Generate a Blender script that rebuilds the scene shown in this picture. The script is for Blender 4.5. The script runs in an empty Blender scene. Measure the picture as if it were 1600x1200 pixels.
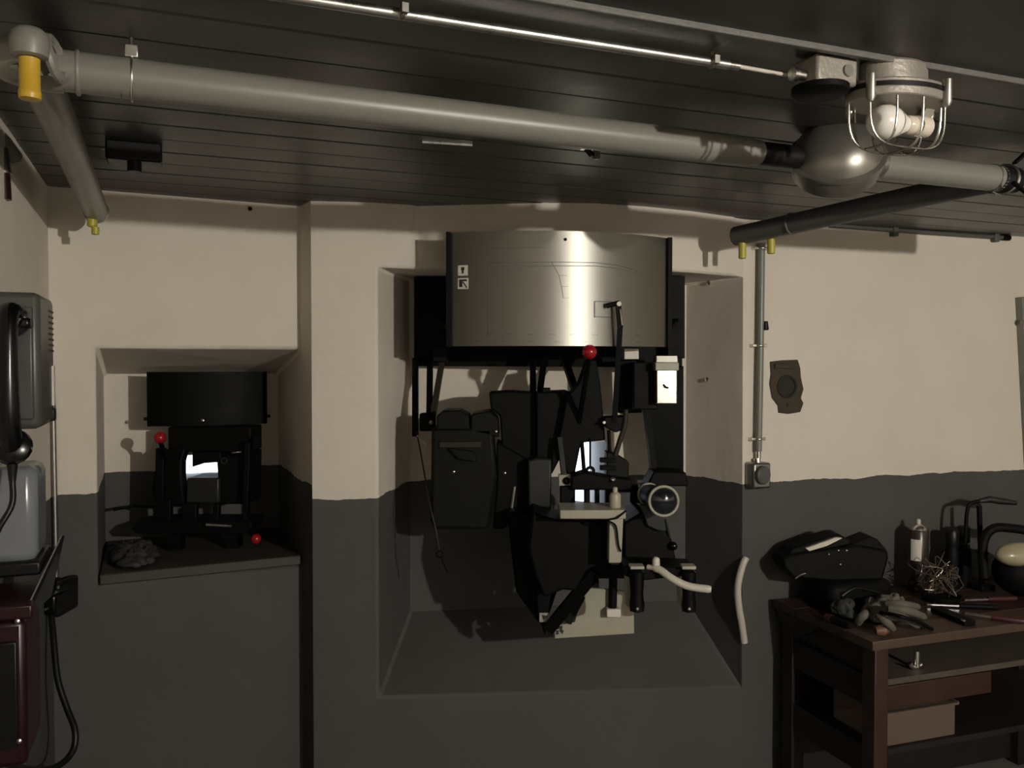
import bpy, bmesh, math, random
from mathutils import Vector, Matrix
random.seed(7)
sc = bpy.context.scene
COL = sc.collection
# ---------------------------------------------------------------- camera
F = 1340.0; CH = 1.70; PITCH = math.radians(1.37)
cam_d = bpy.data.cameras.new('camera'); cam = bpy.data.objects.new('camera', cam_d); COL.objects.link(cam)
cam_d.sensor_width = 36; cam_d.sensor_fit = 'HORIZONTAL'; cam_d.lens = F / 1600 * 36; cam_d.clip_start = .02
cam.location = (0, 0, CH); cam.rotation_euler = (math.pi / 2 - PITCH, 0, 0)
sc.camera = cam
# ---------------------------------------------------------------- world: overcast daylight, seen only through the embrasures
w = bpy.data.worlds.new('overcast_sky'); sc.world = w; w.use_nodes = True
w.node_tree.nodes['Background'].inputs[0].default_value = (.78, .87, 1, 1)
w.node_tree.nodes['Background'].inputs[1].default_value = 3.0
LAMP_W = 8900.0         # emission of the burning bulb
LAMP_POS = Vector((2.3, -1.0, 2.13))
sc.view_settings.view_transform = 'Standard'; sc.view_settings.look = 'None'
sc.view_settings.gamma = 1; sc.view_settings.exposure = 0; sc.view_settings.use_curve_mapping = False
# ---------------------------------------------------------------- helpers
_f = Vector((0, math.cos(PITCH), -math.sin(PITCH))); _u = Vector((0, math.sin(PITCH), math.cos(PITCH)))
def ray(px, py): return _f + Vector((1, 0, 0)) * ((px - 800) / F) - _u * ((py - 600) / F)
def P(px, py, d):
    r = ray(px, py); k = d / r.y; return Vector((r.x * k, d, CH + r.z * k))
def Pz(px, py, z):
    r = ray(px, py); k = (z - CH) / r.z; return Vector((r.x * k, r.y * k, z))
A0 = math.atan(.4); WX = Vector((math.cos(A0), math.sin(A0), 0)); WN = Vector((-math.sin(A0), math.cos(A0), 0)); UP = Vector((0, 0, 1))
def W(s, t, z): return WX * s + WN * t + UP * z
def st(p): return p.dot(WX), p.dot(WN)
ROOM = Matrix((WX, WN, UP)).transposed()
ID = Matrix.Identity(3)
def basis(axis, up=UP):
    z = axis.normalized()
    x = up.cross(z)
    if x.length < 1e-4: x = Vector((1, 0, 0)).cross(z)
    x.normalize(); y = z.cross(x)
    return x, y, z
ORG = {}
class MB:
    def __init__(self): self.v = []; self.f = []
    def add(self, vs, fs):
        o = len(self.v); self.v += [Vector(a) for a in vs]; self.f += [tuple(i + o for i in f) for f in fs]; return self
    def box(self, c, size, R=ID):
        x, y, z = size[0] / 2, size[1] / 2, size[2] / 2
        vs = [Vector(c) + R @ Vector((a * x, b * y, e * z)) for e in (-1, 1) for b in (-1, 1) for a in (-1, 1)]
        return self.add(vs, [(0, 2, 3, 1), (4, 5, 7, 6), (0, 1, 5, 4), (2, 6, 7, 3), (0, 4, 6, 2), (1, 3, 7, 5)])
    def bar(self, p, q, wd, th, up=UP):
        ax = q - p; x, y, z = basis(ax, up)
        R = Matrix((x, y, z)).transposed()
        return self.box((p + q) / 2, (wd, th, ax.length), R)
    def tube(self, pts, r, n=12, cap=True):
        pts = [Vector(p) for p in pts]; m = len(pts)
        rs = r if isinstance(r, (list, tuple)) else [r] * m
        T = [(pts[min(i + 1, m - 1)] - pts[max(i - 1, 0)]).normalized() for i in range(m)]
        x, y, _ = basis(T[0]); vs = []; fs = []
        for i in range(m):
            x = (x - T[i] * x.dot(T[i])).normalized(); y = T[i].cross(x)
            for k in range(n):
                a = 2 * math.pi * k / n; vs.append(pts[i] + (x * math.cos(a) + y * math.sin(a)) * rs[i])
        for i in range(m - 1):
            for k in range(n):
                k2 = (k + 1) % n; fs.append((i * n + k, i * n + k2, (i + 1) * n + k2, (i + 1) * n + k))
        if cap: fs += [tuple(reversed(range(n))), tuple(range((m - 1) * n, m * n))]
        return self.add(vs, fs)
    def lathe(self, prof, o, axis=UP, n=20, ref=UP):
        x, y, z = basis(Vector(axis), ref); pts = [Vector(o) + z * h for _, h in prof]
        vs = []; fs = []; m = len(prof)
        for (r, h), c in zip(prof, pts):
            for k in range(n):
                a = 2 * math.pi * k / n; vs.append(c + (x * math.cos(a) + y * math.sin(a)) * max(r, 1e-5))
        for i in range(m - 1):
            for k in range(n):
                k2 = (k + 1) % n; fs.append((i * n + k, i * n + k2, (i + 1) * n + k2, (i + 1) * n + k))
        fs += [tuple(reversed(range(n))), tuple(range((m - 1) * n, m * n))]
        return self.add(vs, fs)
    def prism(self, pts, ext):
        n = len(pts); ext = Vector(ext); vs = [Vector(p) for p in pts] + [Vector(p) + ext for p in pts]
        fs = [tuple(range(n)), tuple(reversed(range(n, 2 * n)))] + [(i, i + n, (i + 1) % n + n, (i + 1) % n) for i in range(n)]
        return self.add(vs, fs)
    def ppx(self, pp, d, th):                       # outline at distance d, thickness th going back
        return self.prism([P(x, y, d) for x, y in pp], (0, th, 0))
    def rect(self, x0, y0, x1, y1, d, th): return self.ppx([(x0, y0), (x1, y0), (x1, y1), (x0, y1)], d, th)
    def sphere(self, c, r, sx=(1, 1, 1), n=14, R=ID):
        m = n // 2 + 1; vs = []; fs = []
        for i in range(1, m):
            th = math.pi * i / m
            for k in range(n):
                a = 2 * math.pi * k / n
                vs.append(Vector(c) + R @ Vector((math.sin(th) * math.cos(a) * r * sx[0], math.sin(th) * math.sin(a) * r * sx[1], math.cos(th) * r * sx[2])))
        for i in range(m - 2):
            for k in range(n):
                k2 = (k + 1) % n; fs.append((i * n + k, (i + 1) * n + k, (i + 1) * n + k2, i * n + k2))
        t = len(vs); vs += [Vector(c) + R @ Vector((0, 0, r * sx[2])), Vector(c) - R @ Vector((0, 0, r * sx[2]))]
        for k in range(n):
            k2 = (k + 1) % n; fs += [(t, k, k2), (t + 1, (m - 2) * n + k2, (m - 2) * n + k)]
        return self.add(vs, fs)
    def torus(self, c, axis, R, r, n=20, k=8, ref=UP):
        x, y, z = basis(Vector(axis), ref); pts = [Vector(c) + (x * math.cos(2 * math.pi * i / n) + y * math.sin(2 * math.pi * i / n)) * R for i in range(n)]
        vs = []; fs = []
        for i in range(n):
            a = 2 * math.pi * i / n; rad = x * math.cos(a) + y * math.sin(a)
            for j in range(k):
                b = 2 * math.pi * j / k; vs.append(pts[i] + rad * math.cos(b) * r + z * math.sin(b) * r)
        for i in range(n):
            for j in range(k):
                i2 = (i + 1) % n; j2 = (j + 1) % k; fs.append((i * k + j, i2 * k + j, i2 * k + j2, i * k + j2))
        return self.add(vs, fs)
    def build(self, name, mat, parent=None, bevel=0, origin=None, sharp=40):
        if parent is not None: o = ORG[parent]
        elif origin is not None: o = Vector(origin)
        else:
            lo = [min(v[i] for v in self.v) for i in range(3)]; hi = [max(v[i] for v in self.v) for i in range(3)]
            o = Vector(((lo[0] + hi[0]) / 2, (lo[1] + hi[1]) / 2, lo[2]))
        me = bpy.data.meshes.new(name); me.from_pydata([v - o for v in self.v], [], self.f)
        bm = bmesh.new(); bm.from_mesh(me); bmesh.ops.remove_doubles(bm, verts=bm.verts, dist=1e-5)
        bmesh.ops.recalc_face_normals(bm, faces=bm.faces); bm.to_mesh(me); bm.free()
        me.materials.append(M[mat] if isinstance(mat, str) else mat)
        for p in me.polygons: p.use_smooth = True
        me.set_sharp_from_angle(angle=math.radians(sharp))
        ob = bpy.data.objects.new(name, me); COL.objects.link(ob)
        if parent is not None: ob.parent = parent
        else: ob.location = o
        ORG[ob] = o
        if bevel:
            b = ob.modifiers.new('bevel', 'BEVEL'); b.width = bevel; b.segments = 2; b.limit_method = 'ANGLE'; b.angle_limit = math.radians(35)
        return ob
def tag(o, label, cat, group=None):
    o['label'] = label; o['category'] = cat
    if group: o['group'] = group
    return o
def thing(name, label, cat, loc, group=None):
    o = bpy.data.objects.new(name, None); COL.objects.link(o); o.location = loc; o.empty_display_size = .05; ORG[o] = Vector(loc)
    return tag(o, label, cat, group)
def struct(o): o['kind'] = 'structure'; return o
def curve_pts(pts, n=6):                             # Catmull-Rom through points
    pts = [Vector(p) for p in pts]; out = []
    for i in range(len(pts) - 1):
        a, b, c, d = pts[max(i - 1, 0)], pts[i], pts[i + 1], pts[min(i + 2, len(pts) - 1)]
        for k in range(n):
            t = k / n
            out.append(.5 * ((2 * b) + (c - a) * t + (2 * a - 5 * b + 4 * c - d) * t * t + (3 * b - a - 3 * c + d) * t ** 3))
    return out + [pts[-1]]
# ---------------------------------------------------------------- materials
M = {}
def mat(name, col, rough=.5, metal=0, var=.12, vscale=12, bump=0, bscale=60, spec=.5, coat=0, rvar=.1):
    m = bpy.data.materials.new(name); m.use_nodes = True; nt = m.node_tree; b = nt.nodes['Principled BSDF']
    tc = nt.nodes.new('ShaderNodeTexCoord'); nz = nt.nodes.new('ShaderNodeTexNoise')
    nz.inputs['Scale'].default_value = vscale; nz.inputs['Detail'].default_value = 5
    nt.links.new(tc.outputs['Object'], nz.inputs['Vector'])
    mx = nt.nodes.new('ShaderNodeMix'); mx.data_type = 'RGBA'
    mx.inputs['A'].default_value = (*[c * (1 - var) for c in col], 1); mx.inputs['B'].default_value = (*[min(1, c * (1 + var)) for c in col], 1)
    nt.links.new(nz.outputs['Fac'], mx.inputs['Factor']); nt.links.new(mx.outputs['Result'], b.inputs['Base Color'])
    mr = nt.nodes.new('ShaderNodeMapRange'); mr.inputs['To Min'].default_value = max(.03, rough - rvar); mr.inputs['To Max'].default_value = min(1, rough + rvar)
    nt.links.new(nz.outputs['Fac'], mr.inputs['Value']); nt.links.new(mr.outputs['Result'], b.inputs['Roughness'])
    b.inputs['Metallic'].default_value = metal; b.inputs['Specular IOR Level'].default_value = spec; b.inputs['Coat Weight'].default_value = coat
    if bump:
        n2 = nt.nodes.new('ShaderNodeTexNoise'); n2.inputs['Scale'].default_value = bscale; n2.inputs['Detail'].default_value = 4
        nt.links.new(tc.outputs['Object'], n2.inputs['Vector'])
        bp = nt.nodes.new('ShaderNodeBump'); bp.inputs['Strength'].default_value = bump; bp.inputs['Distance'].default_value = .004
        nt.links.new(n2.outputs['Fac'], bp.inputs['Height']); nt.links.new(bp.outputs['Normal'], b.inputs['Normal'])
    M[name] = m; return m
def wall_mat(name, zpaint, seed, lower=(.072, .070, .065)):
    m = bpy.data.materials.new(name); m.use_nodes = True; nt = m.node_tree; b = nt.nodes['Principled BSDF']; N = nt.nodes.new; L = nt.links.new
    g = N('ShaderNodeNewGeometry'); sp = N('ShaderNodeSeparateXYZ'); L(g.outputs['Position'], sp.inputs[0])
    nz = N('ShaderNodeTexNoise'); nz.inputs['Scale'].default_value = 9; nz.inputs['Detail'].default_value = 5; L(g.outputs['Position'], nz.inputs['Vector'])
    ma = N('ShaderNodeMath'); ma.operation = 'MULTIPLY_ADD'; ma.inputs[1].default_value = .030; ma.inputs[2].default_value = -.015; L(nz.outputs['Fac'], ma.inputs[0])
    ad = N('ShaderNodeMath'); ad.operation = 'ADD'; L(sp.outputs['Z'], ad.inputs[0]); L(ma.outputs[0], ad.inputs[1])
    gt = N('ShaderNodeMath'); gt.operation = 'GREATER_THAN'; gt.inputs[1].default_value = zpaint; L(ad.outputs[0], gt.inputs[0])
    n2 = N('ShaderNodeTexNoise'); n2.inputs['Scale'].default_value = 3.5; n2.inputs['Detail'].default_value = 6; L(g.outputs['Position'], n2.inputs['Vector'])
    up = N('ShaderNodeMix'); up.data_type = 'RGBA'; up.inputs['A'].default_value = (.60, .545, .47, 1); up.inputs['B'].default_value = (.70, .645, .565, 1); L(n2.outputs['Fac'], up.inputs['Factor'])
    lo = N('ShaderNodeMix'); lo.data_type = 'RGBA'; lo.inputs['A'].default_value = (*[c * .86 for c in lower], 1); lo.inputs['B'].default_value = (*[c * 1.14 for c in lower], 1); L(n2.outputs['Fac'], lo.inputs['Factor'])
    mx = N('ShaderNodeMix'); mx.data_type = 'RGBA'; L(gt.outputs[0], mx.inputs['Factor']); L(lo.outputs['Result'], mx.inputs['A']); L(up.outputs['Result'], mx.inputs['B'])
    L(mx.outputs['Result'], b.inputs['Base Color']); b.inputs['Roughness'].default_value = .7; b.inputs['Specular IOR Level'].default_value = .25
    n3 = N('ShaderNodeTexNoise'); n3.inputs['Scale'].default_value = 38; n3.inputs['Detail'].default_value = 6; L(g.outputs['Position'], n3.inputs['Vector'])
    bp = N('ShaderNodeBump'); bp.inputs['Strength'].default_value = .35; bp.inputs['Distance'].default_value = .004; L(n3.outputs['Fac'], bp.inputs['Height'])
    n4 = N('ShaderNodeTexNoise'); n4.inputs['Scale'].default_value = 5; L(g.outputs['Position'], n4.inputs['Vector'])
    b2 = N('ShaderNodeBump'); b2.inputs['Strength'].default_value = .35; b2.inputs['Distance'].default_value = .02; L(n4.outputs['Fac'], b2.inputs['Height']); L(bp.outputs['Normal'], b2.inputs['Normal'])
    L(b2.outputs['Normal'], b.inputs['Normal'])
    M[name] = m; return m
wall_mat('plaster_left', 1.285, 1); wall_mat('plaster', 1.238, 2)
mat('ceiling_paint', (.055, .052, .047), .38, 0, .25, 6, .25, 30)
mat('ceiling_panel', (.043, .040, .036), .45, 0, .2, 4, .15, 40)
mat('floor_concrete', (.12, .115, .105), .8, 0, .2, 5, .3, 40)
mat('batten_paint', (.10, .096, .085), .5, 0, .25, 60, .3, 150)
mat('duct_grey', (.185, .178, .155), .38, 0, .08, 5, .05, 30)
mat('duct_dark', (.085, .085, .08), .45, 0, .15, 8)
mat('sleeve_black', (.006, .006, .006), .5, spec=.2)
mat('galvanised', (.62, .60, .54), .28, 1, .15, 30)
mat('steel_bright', (.70, .67, .62), .30, 1, .12, 40)
mat('steel_dull', (.30, .29, .26), .42, 1, .2, 30)
mat('cast_alloy', (.27, .245, .21), .45, .35, .15, 25, .25, 120)
mat('elbow_alloy', (.26, .245, .215), .36, .75, .2, 18)
mat('yellow_plastic', (.50, .31, .03), .4, 0, .08, 20)
mat('yellow_green_plastic', (.42, .38, .05), .4, 0, .08, 20)
mat('gun_black', (.0025, .0025, .0023), .58, 0, .3, 30, .05, 80, spec=.12)
mat('black_steel', (.0022, .0024, .002), .5, 0, .3, 20, spec=.07)
mat('olive_dark', (.0072, .0076, .005), .5, 0, .2, 20, .05, 80, spec=.12)
mat('olive_brown', (.022, .019, .012), .55, 0, .2, 20, spec=.25)
mat('gun_grey', (.018, .0185, .016), .4, 0, .2, 25, spec=.35)
mat('cream_paint', (.33, .315, .245), .42, 0, .1, 20, .05, 90)
mat('cream_hose', (.50, .47, .40), .38, 0, .1, 20)
mat('red_plastic', (.30, .008, .014), .22, 0, .05, 20)
mat('rubber_black', (.005, .005, .0055), .4, 0, .2, 20, spec=.3)
mat('bakelite', (.003, .003, .0033), .22, 0, .2, 20, spec=.35)
mat('bottle_cream', (.36, .33, .25), .4)
mat('phone_grey', (.060, .058, .050), .38, 0, .1, 15, .05, 100)
mat('phone_slot', (.012, .012, .012), .6)
mat('paper', (.60, .56, .47), .7, 0, .06, 30)
mat('ink', (.02, .02, .02), .6)
mat('line_ink', (.09, .085, .07), .5)
mat('glass_frost', (.75, .72, .66), .18, 0, .02, 5)
mat('porcelain', (.62, .55, .45), .25)
mat('grey_case', (.16, .17, .18), .22, 0, .15, 8)
mat('dark_red', (.017, .002, .0035), .35, 0, .2, 20)
mat('lid_black', (.010, .010, .013), .12)
mat('wood_brown', (.036, .016, .010), .45, 0, .35, 9, .15, 30)
mat('wood_worn', (.065, .038, .025), .55, 0, .4, 12, .2, 40)
mat('wood_dark', (.009, .006, .005), .55, 0, .3, 9)  # on the bench sides and rear legs, shade is put into this colour
mat('shelf_ply', (.065, .052, .040), .6, 0, .25, 14)
mat('cardboard', (.095, .066, .046), .75, 0, .2, 14)
mat('leather_black', (.0032, .0032, .003), .6, 0, .3, 20, .3, 70, spec=.13)
mat('canvas_grey', (.11, .10, .078), .85, 0, .35, 18, .4, 60)
mat('canvas_green', (.035, .036, .027), .85, 0, .3, 18, .4, 60)
mat('orange_brown', (.13, .06, .03), .5)
mat('can_body', (.04, .03, .024), .3, .2, .15, 20)
mat('label_white', (.62, .58, .52), .5)
mat('steel_wool', (.22, .18, .14), .35, .8, .3, 40)
mat('tool_red', (.05, .012, .012), .45)
mat('helmet_shell', (.35, .31, .20), .28, 0, .15, 8)
mat('hole_brown', (.045, .034, .020), .85, 0, .4, 25, .5, 40)
mat('hole_dark', (.018, .016, .011), .85, 0, .4, 25)
mat('board_grey', (.20, .19, .16), .5)
mat('tarp', (.030, .030, .029), .7, 0, .3, 20, .4, 25)
mat('shelf_dark', (.035, .030, .022), .6, 0, .3, 9)
mat('embrasure_concrete', (.35, .35, .34), .8)
# brushed panel metal: circumferential grain
m = mat('brushed_metal', (.60, .585, .53), .50, 1, .04, 6, rvar=.02); nt = m.node_tree; b = nt.nodes['Principled BSDF']
b.inputs['Anisotropic'].default_value = .92; b.inputs['Anisotropic Rotation'].default_value = .25
tg = nt.nodes.new('ShaderNodeTangent'); tg.direction_type = 'RADIAL'; tg.axis = 'Z'; nt.links.new(tg.outputs[0], b.inputs['Tangent'])
m = bpy.data.materials.new('lit_bulb'); m.use_nodes = True; b = m.node_tree.nodes['Principled BSDF']
b.inputs['Base Color'].default_value = (.9, .85, .75, 1); b.inputs['Emission Color'].default_value = (1, .945, .845, 1); b.inputs['Emission Strength'].default_value = LAMP_W
M['lit_bulb'] = m
# ================================================================= SETTING
ZC = 2.25; ZW = 2.275; ZL = 2.03
def XY(px, d): return ((px - 800) / F * d, d)
def q(mb, a, b, z0a, z1a, z0b=None, z1b=None):       # vertical quad from plan point a to b
    z0b = z0a if z0b is None else z0b; z1b = z1a if z1b is None else z1b
    mb.add([(a[0], a[1], z0a), (b[0], b[1], z0b), (b[0], b[1], z1b), (a[0], a[1], z1a)], [(0, 1, 2, 3)])
def poly(mb, pts): mb.add(pts, [tuple(range(len(pts)))])
pA = XY(78, 2.68); pN = XY(150, 2.735); pB = XY(470, 3.02); pC = XY(487, 2.92); pD = XY(590, 2.95)
pE = XY(645, 2.993); pF = XY(640, 3.38); pG = XY(1072, 3.55); pH = XY(1160, 3.29); pI0 = XY(1600, 3.75)
pN2 = XY(162, 3.25); pB2 = (pN2[0] + pB[0] - pN[0], pN2[1] + pB[1] - pN[1])
LNT = [pE, XY(650, 3.015), XY(700, 3.0), XY(770, 2.975), XY(850, 2.955), XY(930, 2.965), XY(1010, 3.03), XY(1080, 3.12), XY(1140, 3.235), pH]
S_END = 4.2; T_BACK = -3.0; S_L = st(Vector((*pA, 0)))[0]
dI = Vector((pI0[0] - pH[0], pI0[1] - pH[1], 0)); h3 = Vector((*pH, 0)); kI = (S_END - h3.dot(WX)) / dI.dot(WX); pI = h3 + dI * kI
def hole_wall(mb, a, b, z0, z1, hx0, hx1, hz0, hz1, tdepth, flare):
    a = Vector((*a, 0)); b = Vector((*b, 0)); e = (b - a)
    def pt(k, z): return a + e * k + UP * z
    K = [0, hx0, hx1, 1]; Z = [z0, hz0, hz1, z1]
    for i in range(3):
        for j in range(3):
            if i == 1 and j == 1: continue
            poly(mb, [pt(K[i], Z[j]), pt(K[i + 1], Z[j]), pt(K[i + 1], Z[j + 1]), pt(K[i], Z[j + 1])])
    n = Vector((-e.y, e.x, 0)).normalized()
    c = [pt(hx0, hz0), pt(hx1, hz0), pt(hx1, hz1), pt(hx0, hz1)]; mid = sum(c, Vector()) / 4
    o = [p + n * tdepth + (p - mid) * flare for p in c]
    tun = MB()
    for i in range(4): poly(tun, [c[i], c[(i + 1) % 4], o[(i + 1) % 4], o[i]])
    return tun
def frac(a, b, px):                                  # fraction along plan line a-b under pixel column px
    u = (px - 800) / F; return (a[0] - u * a[1]) / (u * (b[1] - a[1]) - (b[0] - a[0]))
def zof(py, d): return CH + (568 - py) / F * d
NT = 1.75; NS = .99; NTB = 1.66
mb = MB()
q(mb, pA, pN, 0, NS); q(mb, pA, pN, NS, NT); q(mb, pA, pN, NT, ZW)
q(mb, pN, pB, 0, NS); q(mb, pN, pB, NT, ZW)
q(mb, pN, pN2, NS, NT, NS, NTB); q(mb, pB, pB2, NS, NT, NS, NTB)
poly(mb, [(*pN, NT), (*pB, NT), (*pB2, NTB), (*pN2, NTB)]); poly(mb, [(*pN, NS), (*pB, NS), (*pB2, NS), (*pN2, NS)])
d_l = 3.4
tunL = hole_wall(mb, pN2, pB2, NS, NTB, frac(pN2, pB2, 282), frac(pN2, pB2, 360), zof(752, 3.37), zof(712, 3.37), .45, .5)
q(mb, pB, pC, 0, NS); q(mb, pB, pC, NS, NT); q(mb, pB, pC, NT, ZW)
wf = struct(mb.build('wall_front', 'plaster_left', bevel=.012, origin=(0, 0, 0), sharp=30))
tunL.build('embrasure_tunnel', 'embrasure_concrete', wf)
mb = MB(); ZS0 = .545; ZS1 = .45; ZB = .715
q(mb, pC, pD, 0, ZS0); q(mb, pC, pD, ZS0, ZL); q(mb, pC, pD, ZL, ZW); q(mb, pD, pE, ZL, ZW)
for i in range(len(LNT) - 1): q(mb, LNT[i], LNT[i + 1], ZL, ZW)
poly(mb, [(*pD, ZL), (*pE, ZL)] + [(*p, ZL) for p in LNT[1:]] + [(*pG, ZL), (*pF, ZL)])
q(mb, pD, pF, ZS0, ZL, ZB, ZL); q(mb, pG, pH, ZB, ZL, ZS1, ZL)
tunC = hole_wall(mb, pF, pG, ZB, ZL, frac(pF, pG, 897), frac(pF, pG, 948), zof(792, 3.49), zof(690, 3.49), .45, .6)
poly(mb, [(*pD, ZS0), (*pH, ZS1), (*pG, ZB)]); poly(mb, [(*pD, ZS0), (*pG, ZB), (*pF, ZB)])
q(mb, pD, pH, 0, ZS0, 0, ZS1)
wm = struct(mb.build('wall_niche', 'plaster', bevel=.010, origin=(0, 0, 0), sharp=30))
tunC.build('embrasure_tunnel', 'embrasure_concrete', wm)
mb = MB(); q(mb, pH, pI, 0, ZS1); q(mb, pH, pI, ZS1, ZL); q(mb, pH, pI, ZL, ZW)
struct(mb.build('wall_bench', 'plaster', origin=(0, 0, 0)))
lb = W(S_L, T_BACK, 0); rb = W(S_END, T_BACK, 0)
mb = MB(); q(mb, lb, pA, 0, ZW); struct(mb.build('wall_left', 'plaster_left', origin=(0, 0, 0)))
mb = MB(); q(mb, pI, rb, 0, ZW); struct(mb.build('wall_right', 'plaster', origin=(0, 0, 0)))
mb = MB(); q(mb, rb, lb, 0, ZW); struct(mb.build('wall_back', 'plaster', origin=(0, 0, 0)))
mb = MB(); mb.box(W(1.93, .6, -.05), (4.9, 7.7, .1), ROOM); struct(mb.build('floor', 'floor_concrete'))
mb = MB(); mb.box(W(1.93, .6, ZC + .09), (4.9, 7.7, .14), ROOM)
ceil = struct(mb.build('ceiling', 'ceiling_panel'))
T0 = 1.19; PW = .1375
mb = MB(); mb.box(W(1.93, (T0 - 3.1) / 2, ZC + .011), (4.6, T0 + 3.1, .022), ROOM); mb.build('panel', 'ceiling_panel', ceil)
proto = None
for i in range(17):
    t = T0 + PW * (i + .5)
    if proto is None:
        c0 = W(1.93, t, ZC + .011)
        mb = MB(); mb.box(c0, (4.6, PW - .005, .022), ROOM); proto = mb.build('plank', 'ceiling_paint', ceil, bevel=.003); t_first = t
    else:
        o = proto.copy(); COL.objects.link(o); o.parent = ceil; o.location = WN * (t - t_first) + UP * random.uniform(0, .0025)
mb = MB(); mb.box(W(1.93, T0, ZC - .005), (4.6, .013, .012), ROOM); struct(mb.build('trim_1', 'batten_paint', bevel=.002))
# recess with an old fitting, right of the conduit
def wallR(px, py, off=0):                            # point on the bench wall under a pixel, off = metres out of it
    n = Vector((dI.y, -dI.x, 0)).normalized(); r = ray(px, py); c = Vector((0, 0, CH))
    k = (h3 + n * off - c).dot(n) / r.dot(n); return c + r * k
nR = Vector((dI.y, -dI.x, 0)).normalized(); wR = dI.normalized(); RB = Matrix((wR, -nR, UP)).transposed()
# ================================================================= LIT LAMP (outside the picture)
t = thing('ceiling_lamp', 'burning bare bulb in a socket on the dark ceiling', 'lamp', (LAMP_POS.x, LAMP_POS.y, ZC))
MB().lathe([(.05, 0), (.05, -.012), (.03, -.02), (.018, -.022), (.018, -.05)], (LAMP_POS.x, LAMP_POS.y, ZC), UP).build('ceiling_rose', 'porcelain', t)
MB().lathe([(.018, -.05), (.020, -.052), (.020, -.085), (.014, -.09)], (LAMP_POS.x, LAMP_POS.y, ZC), UP).build('socket', 'porcelain', t)
MB().sphere(LAMP_POS, .03, (1, 1, 1.1), 20).build('bulb', 'lit_bulb', t)
# ================================================================= DUCTS
ZD = 2.18; RD = .0332
def D(px, py, z=ZD): return Pz(px, py, z)
g_d = D(120, 113); g_e = D(1168, 237)
axis = (g_e - g_d).normalized()
t = thing('ventilation_duct', 'long pale grey ventilation duct hung under the plank ceiling', 'duct', (g_d.x, g_d.y, ZD - RD))
pl = MB().tube([g_d - axis * .05, g_e], RD, 28).build('pipe', 'duct_grey', t)
MB().tube([g_e - axis * .012, g_e + axis * .03], RD * .86, 24).build('end_collar', 'duct_grey', t)
for px, py in ((122, 114),):
    c = D(px, py); MB().torus(c, axis, RD, .004, 28).build('seam_ring', 'duct_grey', t)
c = D(190, 122); MB().torus(c, axis, RD + .0003, .0012, 28).build('joint_line', 'duct_dark', t)
far0 = D(1330, 254); far1 = D(1560, 279)
MB().tube([g_e + axis * .028, g_e + axis * .2], RD * .8, 20).build('rubber_sleeve', 'sleeve_black', t)
# hanger clip
def hanger(px, py, par):
    c = D(px, py); m_ = MB()
    m_.torus(c, axis, RD + .002, .0022, 28)
    m_.tube([c + UP * RD, c + UP * (ZC - ZD)], .004, 8)
    m_.build('hanger', 'steel_bright', par)
    b_ = MB().box(c + UP * (RD + .010) - WN * .006, (.022, .022, .022), ROOM).build('clamp', 'steel_bright', par, bevel=.002)
hanger(206, 124, t)
# left elbow with cap
e0 = D(62, 104)
t = thing('duct_elbow', 'pale cast duct elbow with a yellow plug hanging below it', 'duct elbow', (e0.x, e0.y, ZD - .05))
ee = P(48, 72, 1.33)
MB().tube(curve_pts([g_d - axis * .02, g_d - axis * .055, (g_d - axis * .085) + Vector((0, -.02, .004)), P(56, 80, 1.35)]), [.036] * 19, 20).build('bend', 'duct_grey', t)
MB().torus(P(86, 92, 1.37), (axis + Vector((0, -.25, .2))), .031, .008, 24).build('flange', 'duct_grey', t)
MB().lathe([(.018, -.022), (.026, -.020), (.029, 0), (.027, .014), (.018, .022), (.006, .024)], P(46, 68, 1.32)).build('tap_head', 'duct_grey', t)
MB().lathe([(.010, -.062), (.0155, -.061), (.0162, -.055), (.0162, -.050), (.0148, -.048), (.0148, .0)], P(46, 92, 1.32)).build('plug', 'yellow_plastic', t)
MB().tube([P(32, 103, 1.33), P(-6, 101, 1.36)], .005, 8).build('rod', 'steel_dull', t)
# left duct to wall
l0 = D(66, 128); l1 = P(150, 330, 2.56); al = (l1 - l0).normalized()
t = thing('wall_duct', 'short grey duct running along the ceiling to the wall above the small niche', 'duct', (l1.x, l1.y, ZD - RD))
MB().tube([l0 - al * .05, l1], RD, 26).build('pipe', 'duct_grey', t)
MB().torus(l1, al, RD, .003, 24).build('seam_ring', 'duct_grey', t)
MB().tube([l1 - al * .01, l1 + al * .02], RD * .9, 20).build('end_cap', 'duct_grey', t)
t_ = P(144, 339, 2.52); 
MB().lathe([(.010, -.030), (.014, -.026), (.014, 0), (.010, .002)], t_ + Vector((0, 0, 0))).build('plug', 'yellow_green_plastic', t)
MB().lathe([(.008, -.022), (.011, -.020), (.011, 0)], P(149, 355, 2.52)).build('plug_tip', 'yellow_green_plastic', t)
# grey bend housing on the main duct
hc = D(1308, 247)
t = thing('duct_fan_housing', 'bulging dull metal bend joining the black sleeve and the far duct', 'duct bend', (hc.x, hc.y, ZD - .09))
da = Vector((-.18, -.72, .67)).normalized(); dc = hc + UP * .012
MB().lathe([(.02, -.072), (.075, -.070), (.098, -.055), (.104, -.030), (.105, -.014), (.110, -.010), (.110, -.004), (.100, 0), (.094, .018), (.078, .042), (.05, .058), (.02, .064)], dc, da, 36).build('bend', 'elbow_alloy', t)
MB().tube([hc + axis * .05, hc + axis * .13], RD * 1.06, 24).build('outlet', 'elbow_alloy', t)
t = thing('far_duct', 'pale grey duct stub between the metal bend and the strap clamp', 'duct', (far1.x, far1.y, ZD - RD))
MB().tube([far0, far1], RD, 26).build('pipe', 'duct_grey', t)
MB().torus(D(1549, 278), axis, RD + .0005, .0025, 26).build('joint_ring', 'duct_dark', t)
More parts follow.
